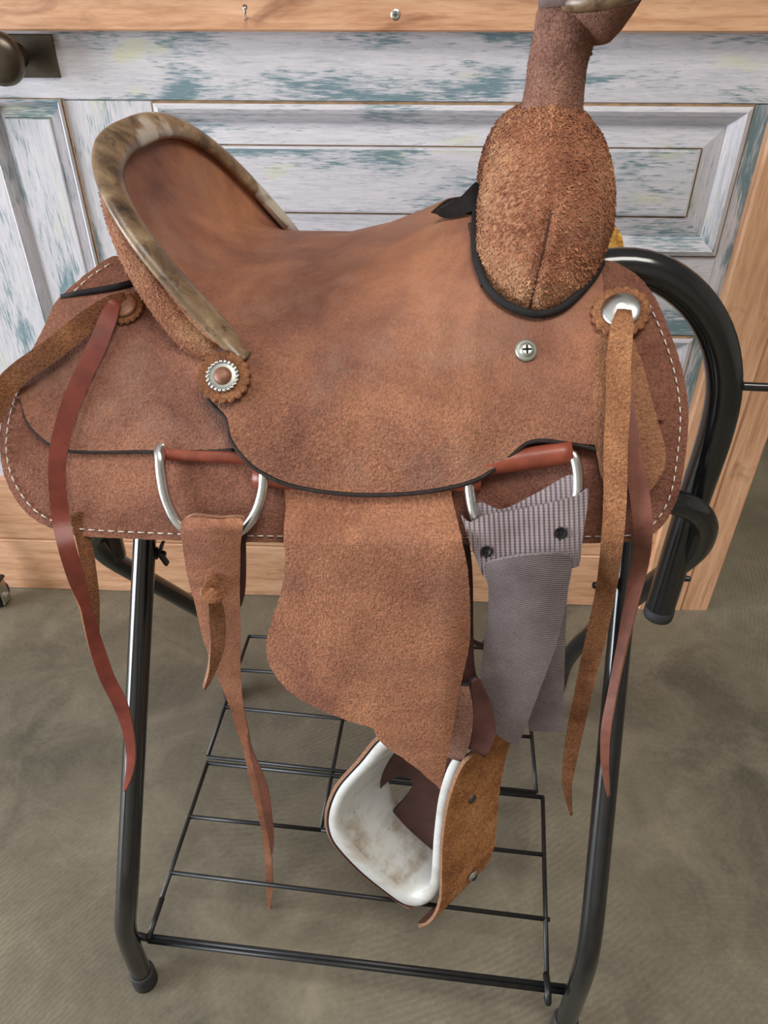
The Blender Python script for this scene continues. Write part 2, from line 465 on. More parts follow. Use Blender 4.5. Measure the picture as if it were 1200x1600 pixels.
def wood(name, axis='X', tone=0):
    m, nt, b = mat(name)
    sc = {'X': (1.2, 14, 14), 'Z': (14, 14, 1.2)}[axis]
    v = coords(nt, sc); v1 = coords(nt)
    g = noise(nt, v, 5, 6, .62, .5); g2 = noise(nt, v, 24, 4, .6); k = noise(nt, coords(nt, (3, 3, 9) if axis == 'X' else (9, 3, 3)), 2.2, 4, .6, .8)
    c = ramp(nt, g, [(.25, hexc(174, 122, 88)), (.5, hexc(212, 164, 128)), (.75, hexc(228, 184, 148))]).outputs[0]
    c = mixc(nt, mathn(nt, 'MULTIPLY', ramp(nt, g2, [(.48, (0, 0, 0)), (.7, (1, 1, 1))]).outputs[0], .4), c, hexc(180, 120, 84))
    c = mixc(nt, mathn(nt, 'MULTIPLY', ramp(nt, k, [(.60, (0, 0, 0)), (.74, (1, 1, 1))]).outputs[0], .6), c, hexc(130, 78, 54))
    nt.links.new(c, b.inputs['Base Color']); b.inputs['Roughness'].default_value = .5
    bp = N(nt, 'ShaderNodeBump'); bp.inputs['Distance'].default_value = .001; bp.inputs['Strength'].default_value = .3
    nt.links.new(g2, bp.inputs['Height']); nt.links.new(bp.outputs[0], b.inputs['Normal'])
    return m
M['woodx'] = wood('pine_board', 'X'); M['woodz'] = wood('pine_post', 'Z')

def paint(name, axis='X', teal=.5, seed=0., grey=.4):
    m, nt, b = mat(name)
    sc = {'X': (1.6, 22, 22), 'Z': (22, 22, 1.6)}[axis]; pc = {'X': (1.5, 1, 5.5), 'Z': (6, 1, 1.6)}[axis]
    tc = nt.nodes.new('ShaderNodeTexCoord'); mp = nt.nodes.new('ShaderNodeMapping'); mp.inputs['Scale'].default_value = sc
    mp.inputs['Location'].default_value = (seed, seed*1.7, seed*.6); nt.links.new(tc.outputs['Object'], mp.inputs[0]); v = mp.outputs[0]
    mp2 = nt.nodes.new('ShaderNodeMapping'); mp2.inputs['Scale'].default_value = pc; mp2.inputs['Location'].default_value = (seed*2.3, seed, seed*3.1)
    nt.links.new(tc.outputs['Object'], mp2.inputs[0]); pv = mp2.outputs[0]
    grain = noise(nt, v, 9, 6, .7, .6); grain2 = noise(nt, v, 22, 4, .65)
    patch = noise(nt, pv, 2.6, 4, .6, .5); patch2 = noise(nt, pv, 3.4, 3, .55, .2)
    base = ramp(nt, grain, [(.25, hexc(158, 158, 166)), (.40, hexc(194, 194, 202)), (.6, hexc(211, 208, 215)), (.8, hexc(220, 205, 208))]).outputs[0]
    base = mixc(nt, mathn(nt, 'MULTIPLY', ramp(nt, grain2, [(.56, (0, 0, 0)), (.70, (1, 1, 1))]).outputs[0], grey), base, hexc(140, 138, 146))
    yel = ramp(nt, patch2, [(.60, (0, 0, 0)), (.70, (.55, .55, .55))]).outputs[0]
    base = mixc(nt, yel, base, hexc(206, 208, 158))
    tm = ramp(nt, mathn(nt, 'ADD', mathn(nt, 'MULTIPLY', patch, .85), mathn(nt, 'ADD', mathn(nt, 'MULTIPLY', grain2, .40), mathn(nt, 'MULTIPLY', grain, .25))), [(.765+.06*(1-teal), (0, 0, 0)), (.86+.06*(1-teal), (.80, .80, .80))]).outputs[0]
    c = mixc(nt, tm, base, hexc(62, 112, 122))
    nt.links.new(c, b.inputs['Base Color']); b.inputs['Roughness'].default_value = .55
    bp = N(nt, 'ShaderNodeBump'); bp.inputs['Distance'].default_value = .001; bp.inputs['Strength'].default_value = .35
    nt.links.new(grain, bp.inputs['Height']); nt.links.new(bp.outputs[0], b.inputs['Normal'])
    return m
M['paintx'] = paint('distressed_paint_rail', 'X', 1.05, 0.)
M['paintx2'] = paint('distressed_paint_panel', 'X', 1.0, 4.1)
M['paintz'] = paint('distressed_paint_stile', 'Z', 1.1, 1.3)
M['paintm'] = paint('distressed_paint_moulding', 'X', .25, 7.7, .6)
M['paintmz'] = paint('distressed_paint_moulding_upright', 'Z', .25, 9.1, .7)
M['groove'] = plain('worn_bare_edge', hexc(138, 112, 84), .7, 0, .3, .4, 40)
M['bronze'] = plain('aged_bronze', hexc(92, 84, 74), .33, .85, .5, .35, 18)

def concrete():
    m, nt, b = mat('polished_concrete'); v = coords(nt)
    big = noise(nt, v, 1.7, 5, .6, .5); mid = noise(nt, v, 7, 6, .65, .8); fine = noise(nt, v, 120, 3, .6)
    # arcs left by the power trowel
    arcs = None
    for (cx, cy, sc) in ((.3, -1.6, 34), (-.5, .3, 40)):
        mp = nt.nodes.new('ShaderNodeMapping'); mp.inputs['Location'].default_value = (cx, cy, 0)
        tc = nt.nodes.new('ShaderNodeTexCoord'); nt.links.new(tc.outputs['Object'], mp.inputs[0])
        w = nt.nodes.new('ShaderNodeTexWave'); w.wave_type = 'RINGS'; w.rings_direction = 'Z'; w.inputs['Scale'].default_value = sc
        w.inputs['Distortion'].default_value = 5; w.inputs['Detail'].default_value = 4; w.inputs['Detail Scale'].default_value = 2.2
        nt.links.new(mp.outputs[0], w.inputs[0])
        msk = ramp(nt, noise(nt, mp.outputs[0], 2.2, 3), [(.42, (0, 0, 0)), (.62, (1, 1, 1))]).outputs[0]
        a = mathn(nt, 'MULTIPLY', w.outputs['Fac'], msk); arcs = a if arcs is None else mathn(nt, 'MAXIMUM', arcs, a)
    c = ramp(nt, big, [(.34, hexc(82, 78, 67)), (.5, hexc(117, 110, 94)), (.66, hexc(145, 137, 118))]).outputs[0]
    c = mixc(nt, mathn(nt, 'MULTIPLY', ramp(nt, mid, [(.45, (0, 0, 0)), (.7, (1, 1, 1))]).outputs[0], .4), c, hexc(168, 158, 138))
    c = mixc(nt, mathn(nt, 'MULTIPLY', arcs, .34), c, hexc(86, 80, 68))
    c = mixc(nt, .10, c, ramp(nt, fine, [(.3, hexc(84, 78, 70)), (.7, hexc(176, 166, 148))]).outputs[0])
    nt.links.new(c, b.inputs['Base Color']); b.inputs['Roughness'].default_value = .5; b.inputs['Specular IOR Level'].default_value = .4
    return m
M['floor'] = concrete()

# ------------------------------------------------------------------ the setting
fl = link('floor', [(-4, -3, 0), (4, -3, 0), (4, 4, 0), (-4, 4, 0), (-4, -3, -.1), (4, -3, -.1), (4, 4, -.1), (-4, 4, -.1)],
          [(0, 1, 2, 3), (7, 6, 5, 4), (0, 4, 5, 1), (1, 5, 6, 2), (2, 6, 7, 3), (3, 7, 4, 0)], M['floor'], None, None, False)
fl['kind'] = 'structure'; fl['label'] = 'grey brown polished concrete floor with trowel swirls'

def slab(name, c, sx, sy, sz, m, label):
    v, f = box_data(Vector(c), Vector((1, 0, 0)), Vector((0, 1, 0)), Vector((0, 0, 1)), sx, sy, sz, .01)
    o = link(name, v, f, m, None, None, False); o['kind'] = 'structure'; o['label'] = label
M['wall'] = plain('shop_wall', hexc(176, 168, 156), .8, 0, .3, .12, 3); M['ceil'] = plain('shop_ceiling', hexc(190, 186, 178), .85, 0, .3, .1, 3)
slab('wall_left', (-4.05, .5, 1.7), .1, 7.2, 3.4, M['wall'], 'plain pale shop wall'); slab('wall_right', (4.05, .5, 1.7), .1, 7.2, 3.4, M['wall'], 'plain pale shop wall')
slab('wall_back', (0, 4.05, 1.7), 8, .1, 3.4, M['wall'], 'plain pale shop wall'); slab('wall_front', (0, -3.05, 1.7), 8, .1, 3.4, M['wall'], 'plain pale shop wall')
slab('ceiling', (0, .5, 3.45), 8.2, 7.2, .1, M['ceil'], 'plain pale shop ceiling')

# ------------------------------------------------------------------ counter made from an old door
CY = .045; CU = Vector((math.cos(CY), -math.sin(CY), 0)); CV = Vector((math.sin(CY), math.cos(CY), 0)); C0 = Vector((0, 1.257, 0)); UZ = Vector((0, 0, 1))
def cw(u, z, d=0.): return C0 + CU*u - CV*d + UZ*z           # d = out towards the viewer
def cu(x, y, d=0.):
    r = ray(x, y); o = Vector((0, 0, H)); k = ((C0-CV*d-o).dot(CV))/r.dot(CV); p = o+r*k
    return (p-C0).dot(CU), p.z
counter = thing('bar_counter', C0 + CU*0 + UZ*0, 'pine framed counter faced with a distressed white and teal old panelled door', 'counter')
def cbox(name, u0, u1, z0, z1, d0, d1, m, bev=.10, parent=None, th=None):
    c = cw((u0+u1)/2, (z0+z1)/2, (d0+d1)/2); w, h, d = u1-u0, z1-z0, d1-d0
    if w > h: v, f = box_data(c, -CV, UZ, CU, d, h, w, bev)
    else: v, f = box_data(c, CU, -CV, UZ, w, d, h, bev)
    me = link(name, v, f, m, parent or counter, None, False); return me
zr = cu(600, 50, .022)[1]
ztop = 1.165
UL = -1.25
uP0 = cu(1164, 350, .02)[0]; uP1 = cu(1200, 691, .02)[0]
lab(cbox('top_board', UL, uP1+.015, zr, ztop, -.02, .022, M['woodx'], .06), 'natural pine top rail board')
cbox('counter_top', UL, uP1+.03, ztop-.001, ztop+.035, -.62, .05, M['woodx'], .06)
uC = uP0 + (uP1-uP0)*.62
lab(cbox('post', uP0, uC-.001, 0, zr, -.06, .02, M['woodz'], .05), 'natural pine corner post')
lab(cbox('post', uC, uP1, 0, zr, -.06, .017, M['woodz'], .05), 'natural pine corner post')
zb1 = cu(60, 745)[1]; zb2 = cu(60, 838)[1]
lab(cbox('base_board', UL, uP0, 0, zb2-.001, -.03, .014, M['woodx'], .06), 'natural pine base board')
lab(cbox('base_board', UL, uP0, zb2, zb1, -.03, .012, M['woodx'], .06), 'natural pine base board')
cbox('side_panel', uP1-.02, uP1, 0, ztop, -.60, -.06, M['woodz'], .05)
cbox('back_board', UL, uP1-.02, 0, ztop, -.62, -.60, M['woodx'], .05)
# door members
uA0, zA1 = cu(236, 157); uA1 = cu(1180, 166)[0]; zA0 = cu(900, 399)[1]
zB1 = cu(1066, 525)[1]; zB0 = zb1 + .03
uN0, uN1 = cu(-30, 153)[0], cu(97, 153)[0]; zN1 = cu(60, 153)[1]
DT = .0; DB = -.03
lab(cbox('door_rail', UL, uP0, zA1, zr+.01, DB, DT, M['paintx'], .05), 'white painted door rail rubbed through to teal')
lab(cbox('door_stile', uN1, uA0, zB0, zA1-.0008, DB, DT-.0012, M['paintz'], .05), 'painted upright door stile with teal streaks')
lab(cbox('door_stile', uA1, uP0+.004, zb1, zA1-.0008, DB, DT-.0012, M['paintz'], .05), 'painted upright door stile with teal streaks')
lab(cbox('door_stile', UL, uN0, zb1, zA1-.0008, DB, DT-.0012, M['paintz'], .05), 'painted upright door stile with teal streaks')
cbox('door_rail', uA0, uA1, zB1, zA0, DB, DT-.0006, M['paintx'], .05)
cbox('door_rail', uN0, uP0, zb1-.002, zB0-.0008, DB, DT-.0006, M['paintx'], .05)
def panel(u0, u1, z0, z1, mx, K=1.):
    # moulding: mitred ring of small steps; then the raised and fielded panel
    prof = [(0, .000), (.003, .004), (.010, .007), (.016, .004), (.019, .000), (.024, -.003), (.030, -.010)]
    v, f, mi = [], [], []
    def loop(i, d):
        i = i*K; return [cw(u0+i, z0+i, d), cw(u1-i, z0+i, d), cw(u1-i, z1-i, d), cw(u0+i, z1-i, d)]
    for i, d in prof: v += loop(i, d)
    for k in range(len(prof)-1):
        for j in range(4):
            f.append((k*4+j, k*4+(j+1) % 4, (k+1)*4+(j+1) % 4, (k+1)*4+j)); mi.append(2 if k == 0 else (0 if j in (0, 2) else 1))
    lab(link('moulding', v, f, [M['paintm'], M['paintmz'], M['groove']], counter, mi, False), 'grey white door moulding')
    i0 = .030
    prof = [(i0-.004, -.0112), (i0+.0300, -.005), (i0+.0306, -.0070), (i0+.0322, -.0070), (i0+.0330, -.003), (i0+.036, -.002)]
    v, f, mi = [], [], []
    for i, d in prof: v += loop(i, d)
    for k in range(len(prof)-1):
        for j in range(4):
            f.append((k*4+j, k*4+(j+1) % 4, (k+1)*4+(j+1) % 4, (k+1)*4+j)); mi.append(2 if k in (1, 2) else (0 if j in (0, 2) else 1))
    b = (len(prof)-1)*4; f.append((b, b+1, b+2, b+3)); mi.append(3)
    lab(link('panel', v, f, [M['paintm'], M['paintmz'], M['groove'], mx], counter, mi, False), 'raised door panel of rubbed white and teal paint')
panel(uA0, uA1, zA0, zA1, M['paintx2']); panel(uA0, uA1, zB0, zB1, M['paintx2']); panel(uN0, uN1, zB0, zN1, M['paintz'], .45)
# knob and plate
ku, kz = cu(42, 87); k0 = cu(-40, 52)[0]; k1 = cu(89, 90)[0]
pl = cbox('knob_plate', k0, k1, cu(40, 121)[1], cu(40, 53)[1], 0, .004, M['bronze'], .3); lab(pl, 'dark bronze door plate')
kc = cw(cu(2, 90, .055)[0]-.002, cu(2, 92, .055)[1], 0)
ko = lathe('door_knob', kc, -CV, [(.018, 0), (.018, .004), (.011, .010), (.010, .030), (.016, .036), (.029, .042), (.0345, .052), (.034, .060), (.028, .068), (.016, .073), (.004, .0745)], M['bronze'], counter, 32)
lab(ko, 'round aged bronze door knob')
# nail and screw in the top board
nu, nz = cu(386, 27, .022)
v1 = tube_data([cw(nu, nz, .018), cw(nu-.001, nz-.003, .03), cw(nu+.004, nz+.012, .05)], .0016, 8)
v2 = lathe_data(cw(nu+.004, nz+.012, .05), (cw(nu+.004, nz+.012, .05)-cw(nu-.001, nz-.003, .03)), [(.0035, 0), (.0035, .0012)], 12)
V, Fc, _ = merge([v1, v2]); lab(link('nail', V, Fc, M['steel'], counter), 'bent shiny nail')
su, sz = cu(618, 23, .022)
v1 = lathe_data(cw(su, sz, .0215), -CV, [(.0062, 0), (.0066, .001), (.005, .0018)], 16)
v2 = box_data(cw(su, sz, .0237), CU, UZ, -CV, .007, .0014, .001); v3 = box_data(cw(su, sz, .0238), CU, UZ, -CV, .0014, .007, .001)
V, Fc, mi = merge([v1+(0,), v2+(1,), v3+(1,)]); lab(link('screw', V, Fc, [M['steel'], M['screw']], counter, mi, False), 'zinc cross head screw')

# ------------------------------------------------------------------ saddle stand
stand = thing('saddle_stand', S2W(0, 0, 0), 'black tubular steel folding saddle stand with a wire shelf', 'saddle stand')
footL = at(228, 1533, z=0.0); yF = footL.y
bendL = at(198, 1412, Y=yF)
bendR = at(921, 1492, z=bendL.z); footR = Vector((bendR.x, bendR.y, 0))
def leg_path(foot, bend, px, top_z):
    q = at(px[0], px[1], Y=px[2]); d = (q-bend); k = (top_z-bend.z)/d.z
    top = bend + d*k
    fx = Vector((foot.x, foot.y, .0)); dn = (bend-Vector((foot.x, foot.y, bend.z)))
    b1 = Vector((foot.x, foot.y, 0)) + UZ*(bend.z-.06) + dn*.25; b2 = bend + d.normalized()*.055
    m = bend*.5 + (b1+b2)*.25
    return [Vector((foot.x, foot.y, .004)), Vector((foot.x, foot.y, bend.z*.45)), b1, m, b2, bend + d*.5*k, top]
RL = .0135
for foot, bend, px in ((footL, bendL, (226, 850, .70)), (footR, bendR, (982, 850, .645))):
    tube('leg', leg_path(foot, bend, px, .80), RL, M['pipe'], stand)
    lathe('rubber_foot', Vector((foot.x, foot.y, 0)), UZ, [(.0150, 0), (.0168, .002), (.0168, .030), (.0150, .034), (.0136, .034)], M['rubber'], stand, 20)
tl = leg_path(footL, bendL, (226, 850, .70), .80)[-1]; tr = leg_path(footR, bendR, (982, 850, .645), .80)[-1]
tube('support_rail', [tl, tl+Vector((0, 0, .02))*.4+EX*.03, (tl+tr)/2+Vector((0, 0, .012)), tr-EX*.03+Vector((0, 0, .008)), tr], RL, M['pipe'], stand)
# hoop whose rail carries the near side and whose legs go back to the far feet
hr = [at(1010, 778, Y=.655), at(1052, 784, Y=.652), at(1086, 797, Y=.655), at(1102, 824, Y=.668), at(1085, 862, Y=.695), at(1025, 907, Y=.745), at(950, 965, Y=.825), at(898, 1014, Y=.885), at(881, 1040, Y=.905), at(873, 1068, Y=.912)]
fr_ = hr[-1].copy(); hr += [Vector((fr_.x, fr_.y+.004, fr_.z*.5)), Vector((fr_.x, fr_.y+.006, .004))]
tube('leg', hr, RL*1.05, M['pipe'], stand)
hl = [at(215, 812, Y=.745), at(170, 818, Y=.742), at(146, 838, Y=.752), at(168, 868, Y=.775), at(230, 905, Y=.82), at(300, 945, Y=.885), at(326, 963, Y=.930), at(337, 981, Y=.950), at(342, 1002, Y=.956)]
e = hl[-1]; hl += [Vector((e.x+.004, e.y+.006, e.z*.5)), Vector((e.x+.004, e.y+.008, .004))]
tube('leg', hl, RL, M['pipe'], stand)
tube('support_rail', [hl[0], (hl[0]+hr[0])/2, hr[0]], RL, M['pipe'], stand)
for q in (hr[-1], hl[-1]):
    lathe('rubber_foot', Vector((q.x, q.y, 0)), UZ, [(.0150, 0), (.0168, .002), (.0168, .030), (.0150, .034), (.0136, .034)], M['rubber'], stand, 20)
# centre hoop
TC = -.055
hp = [at_t(930, 420, TC), at_t(985, 417, TC), at_t(1035, 430, TC), at_t(1083, 466, TC), at_t(1116, 516, TC), at_t(1130, 570, TC), at_t(1130, 622, TC), at_t(1116, 685, TC), at_t(1084, 780, TC), at_t(1028, 960, TC)]
le = at_t(176, 868, TC)
zt_ = hp[0].z
ls = W2S(le)[0]
lp = [le, S2W(ls+.002, TC, le.z+.10), S2W(ls+.012, TC, le.z+.17), S2W(ls+.05, TC, le.z+.215), S2W(ls+.11, TC, le.z+.235), S2W(-.05, TC, zt_-.06), S2W(.10, TC, zt_-.02)]
lab(tube('centre_hoop', lp + hp, .0182, M['pipe'], stand, 18), 'thick black bent tube')
lathe('tube_plug', hp[-1] + (hp[-1]-hp[-2]).normalized()*-.003, (hp[-1]-hp[-2]), [(.0188, -.012), (.0190, .001), (.0188, .004), (.013, .005)], M['rubber'], stand, 20)
pr = at_t(1152, 603, TC)
tube('side_rod', [pr-EX*.012, pr+EX*.02, pr+EX*.20], .0048, M['pipe'], stand, 10)
lathe('side_rod_collar', pr-EX*.004, EX, [(.0075, 0), (.0085, .004), (.006, .009)], M['pipe'], stand, 14)
def bolt(p, n, r=.008):
    v1 = lathe_data(p, n, [(r, 0), (r, .006), (r*.8, .0075)], 6); v2 = lathe_data(p + n*.007, n, [(r*.5, 0), (r*.5, .008), (r*.35, .010)], 10)
    V, Fc, _ = merge([v1, v2]); lab(link('bolt', V, Fc, M['wire'], stand, None, False), 'black bolt with nut')
bolt(at(238, 864, Y=.70), EX); bolt(at(950, 916, Y=.61), -EX); bolt(at_t(1057, 903, TC), EX)
wv = []
for sgn in (-1, 1):
    wv.append(box_data(at(246, 864, Y=.70)+EX*.006 + UZ*sgn*.008, EX, EY, (UZ*sgn+EX*.4).normalized(), .004, .009, .018, .2))
V, Fc, _ = merge(wv); link('wing_nut', V, Fc, M['wire'], stand, None, False)
# wire shelf
ZS = .09
def wire(a, b, r=.0033, dz=0., nm='shelf_wire'):
    p, q = at(*a, z=ZS), at(*b, z=ZS)
    tube(nm, [p+UZ*dz, q+UZ*dz], r, M['wire'], stand, 8, False)
wire((230, 1463), (889, 1543), .0040, nm='shelf_front_rod'); wire((232, 1470), (889, 1551), .0036, nm='shelf_front_rod')
wire((233, 1462), (325, 1190)); wire((855, 1546), (848, 1245))
wire((232, 1470), (254, 1405), .0040, .003, 'shelf_stay')
wire((265, 1363), (859, 1437)); wire((297, 1276), (502, 1297)); wire((502, 1297), (853, 1336)); wire((324, 1192), (849, 1246), .0036)
wire((325, 1181), (389, 994)); wire((325, 1183), (838, 1238)); wire((838, 1238), (829, 1130)); wire((352, 1105), (833, 1152))
wire((376, 1047), (832, 1075)); wire((389, 994), (826, 1016)); wire((536, 1122), (501, 1297)); wire((829, 1130), (822, 1010))
lg = at(233, 1465, z=ZS)
tube('shelf_bracket', [lg+Vector((-.022, 0, .012)), lg+Vector((-.008, -.001, .005)), lg+Vector((.002, 0, -.004))], .005, M['wire'], stand, 8)
lk = at(855, 1548, z=ZS)
tube('shelf_clip', [lk+EY*.02, lk+UZ*.006-EY*.004, lk-EY*.014, lk-EY*.006-UZ*.006], .0045, M['wire'], stand, 8)

# ------------------------------------------------------------------ saddle
saddle = thing('western_saddle', S2W(0, 0, .70), 'brown roughout leather western roping saddle on black tubular stand', 'saddle')
L3 = lambda a, rim='edge', back='darkleather': [M[a], M[rim], M[back]]

# skirts
SK = [(182, 400), (140, 424), (96, 464), (60, 528), (22, 598), (4, 650), (0, 705), (12, 757), (42, 802), (84, 827), (132, 838), (300, 845), (450, 848), (600, 850), (800, 850), (940, 848),
      (1005, 843), (1040, 815), (1061, 770), (1072, 705), (1076, 650), (1069, 590), (1051, 530), (1026, 470), (1002, 436), (966, 412), (940, 408),
      (932, 470), (925, 560), (860, 630), (700, 680), (560, 690), (430, 650), (380, 560), (300, 470), (230, 425)]
sk = sheet('skirt', SK, lambda x, y: hit(x, y, 0), .006, L3('skirt', 'edgetan'), saddle, 14, mirror=True); lab(sk, 'brown roughout skirt')
for o in [o for o in saddle.children if o.name.startswith('skirt')]: o['label'] = 'brown roughout skirt with stitched edge'
FL = [(x, y) for x, y in SK]
cxs, cys = 540, 640
FL = [(cxs+(x-cxs)*.985, cys+(y-cys)*.97) for x, y in SK]
sheet('fleece_lining', FL, lambda x, y: hit(x, y, -.0065), .014, [M['fleece']]*3, saddle, 18, mirror=True)
for o in [o for o in saddle.children if o.name.startswith('fleece')]: o['label'] = 'golden yellow fleece lining'
fc = sheet('fleece_lining', [(930, 352), (948, 349), (962, 355), (972, 370), (975, 390), (972, 412), (930, 415)], lambda x, y: at_t(x, y, .085 - .02*((y-350)/60)), .012, [M['fleece'], M['edge'], M['skirt']], saddle, 7, jag=.5); lab(fc, 'golden yellow fleece on the turned far skirt corner')
# stitching, one thread
def stitches(path, parent, dl, ln=9.5, gap=6.0, name='stitching'):
    S = np.array([p[:2] for p in spline(path, 2.)]); d = np.r_[0, np.cumsum(np.linalg.norm(np.diff(S, axis=0), axis=1))]
    parts = []; q = 0
    while q+ln < d[-1]:
        pp = []
        for k in range(4):
            x = np.interp(q+ln*k/3, d, S[:, 0]); y = np.interp(q+ln*k/3, d, S[:, 1]); pp.append(hit(x, y, dl + (.0008 if k in (1, 2) else -.0002)))
        parts.append(tube_data(pp, .0007, 6)); q += ln+gap
    V, Fc, _ = merge(parts); o = link(name, V, Fc, M['thread'], parent); o['kind'] = 'stuff'; o['label'] = 'white thread stitches'
stitches([(172, 412), (140, 433), (104, 470), (70, 532), (32, 602), (15, 652), (10, 705), (22, 752), (50, 793), (88, 816), (132, 827), (300, 835), (450, 838), (700, 840), (940, 838),
          (1000, 833), (1030, 808), (1049, 768), (1059, 705), (1063, 650), (1056, 592), (1039, 533), (1012, 470)], sk, .0006)

# layered leathers at the front of the near side
sheet('rigging_plate', [(950, 455), (992, 470), (1022, 508), (1040, 565), (1045, 615), (1039, 655), (1010, 650), (960, 600), (930, 540)], lambda x, y: hit(x, y, .0055), .0045, L3('skirt', 'edgetan'), saddle, 12)
sheet('front_jockey', [(935, 468), (975, 505), (1000, 555), (1020, 630), (1040, 702), (1037, 735), (1014, 768), (985, 778), (950, 770), (930, 690), (925, 560)], lambda x, y: hit(x, y, .0110), .0045, L3('fj', 'edgetan'), saddle, 12)
# rear jockey
RJ = [(97, 461), (150, 452), (215, 437), (270, 445), (345, 500), (400, 560), (420, 640), (400, 690), (368, 700), (300, 703), (240, 703), (160, 704), (106, 702), (74, 690), (44, 660), (31, 622), (36, 585), (62, 525)]
rj = sheet('rear_jockey', RJ, lambda x, y: hit(x, y, .0065), .005, L3('jockey', 'edge'), saddle, 12, mirror=True)
for o in [o for o in saddle.children if o.name.startswith('rear_jockey')]: o['label'] = 'dusty brown roughout rear jockey'
# black bound top edge of the rear jockey
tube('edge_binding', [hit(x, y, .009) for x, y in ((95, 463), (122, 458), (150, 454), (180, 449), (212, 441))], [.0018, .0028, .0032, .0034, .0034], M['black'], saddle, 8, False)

# seat with its wide jockeys
def srf(s, r, dl=.009):
    m = seat_m(s); u = max(0, 1-r**m)**(1/NN)
    return s, -(AW+dl)*r, ZB+(seat_zt(s)+dl-ZB)*u
def to_sr(x, y, dl=.009):
    p = hit(x, y, dl, True); s, t, z = W2S(p); return s, min(.995, abs(t)/(AW+dl))
low = spline([(364, 549), (348, 588), (318, 607), (334, 630), (354, 652), (361, 682), (376, 706), (402, 731), (450, 754), (520, 767), (600, 770), (680, 763), (745, 746), (790, 716), (822, 690), (850, 685), (900, 692), (946, 697)], 7)
low = resample(low, 260)
frontedge = spline([(946, 697), (948, 640), (942, 565), (936, 505), (936, 470), (938, 414)], 7)
r0 = .166/(AW+.009)
top_a = [(-.125, r0*(1-k/24)) for k in range(25)]
top_b = [(-.125+(.048+.125)*k/30, 0) for k in range(1, 31)]
welt_px = spline([(690, 338), (714, 339), (735, 333), (740, 352), (742, 376), (746, 405), (757, 440), (778, 465), (806, 482), (842, 490), (876, 481), (905, 457), (930, 428), (938, 412)], 6)
top_c = [to_sr(x, y) for x, y in np.array(welt_px)[:, :2]]
top_c = [(.048+(top_c[0][0]-.048)*k/5, top_c[0][1]*k/5) for k in range(1, 5)] + top_c
def between(a, b): return [p for p in low if a <= p[2] <= b]
low = np.c_[low[:, :2], np.r_[0, np.cumsum(np.linalg.norm(np.diff(low[:, :2], axis=0), axis=1))]]
def arc_at(x, y): return low[np.argmin((low[:, 0]-x)**2+(low[:, 1]-y)**2), 2]
cuts = [0, arc_at(380, 710), arc_at(440, 750), arc_at(660, 765), low[-1, 2]]
nums = [34, 26, 44, 64]
Usr, Lr = [], []
for g, (c0, c1, nn_, up_) in enumerate(zip(cuts[:-1], cuts[1:], nums, ([(-.125, r0), (-.125, r0-1e-4)], top_a, [top_a[-1]]+top_b, [top_b[-1]]+top_c))):
    q = np.linspace(c0, c1, nn_+1)[(1 if g else 0):]
    px_ = [(np.interp(k, low[:, 2], low[:, 0]), np.interp(k, low[:, 2], low[:, 1])) for k in q]
    Lr += [to_sr(x, y) for x, y in px_]; Usr += list(resample(up_, nn_+1)[(1 if g else 0):])
rows = 34; V = []; Fc = []
ncol = len(Usr)
def dent(s, r): return 0.
for i in range(ncol):
    for j in range(rows+1):
        k = j/rows
        s = Usr[i][0]*(1-k)+Lr[i][0]*k; r = Usr[i][1]*(1-k)+Lr[i][1]*k
        V.append(S2W(*srf(s, r)))
for i in range(ncol-1):
    for j in range(rows):
        a = i*(rows+1)+j; Fc.append((a, a+1, a+rows+2, a+rows+1))
nv = len(V); V2 = list(V); mp = {}
for k, p in enumerate(V):
    s, t, z = W2S(p)
    if abs(t) < 1e-5: mp[k] = k
    else: mp[k] = len(V2); V2.append(S2W(s, -t, z))
F2 = Fc + [tuple(mp[k] for k in g[::-1]) for g in Fc]
VV, FF, mi, sh = thicken(V2, F2, .0055, Vector((0, .5, 3)))
seat = lab(link('seat', VV, FF, L3('seat', 'edge'), saddle, mi, True, sh), 'smooth worn brown seat with broad roughout side jockeys')

je = tube('jockey_edge_shade', [hit(x, y, .0062, True) for x, y in [(a, b+.5) for a, b in np.array(spline([(318, 610), (334, 633), (354, 655), (361, 685), (376, 708), (402, 733), (450, 756), (520, 769), (600, 772), (680, 765), (745, 748), (790, 718), (822, 692), (850, 687), (900, 694), (946, 699), (949, 640), (943, 565), (937, 505)], 8))[:, :2]]], .0026, M['edge'], saddle, 8, False); lab(je, 'dark burnished edge of the side jockey with its shade line')  # dark tube: leather edge plus the shadow line under it, put in as colour
tube('jockey_edge_shade', [hit(x, y, .0045) for x, y in np.array(spline([(33, 622), (45, 661), (75, 692), (106, 704), (160, 706), (240, 705), (300, 705), (366, 703)], 8))[:, :2]], .0021, M['edge'], saddle, 8, False)  # rear jockey: thinner dark edge, shadow line painted in as well
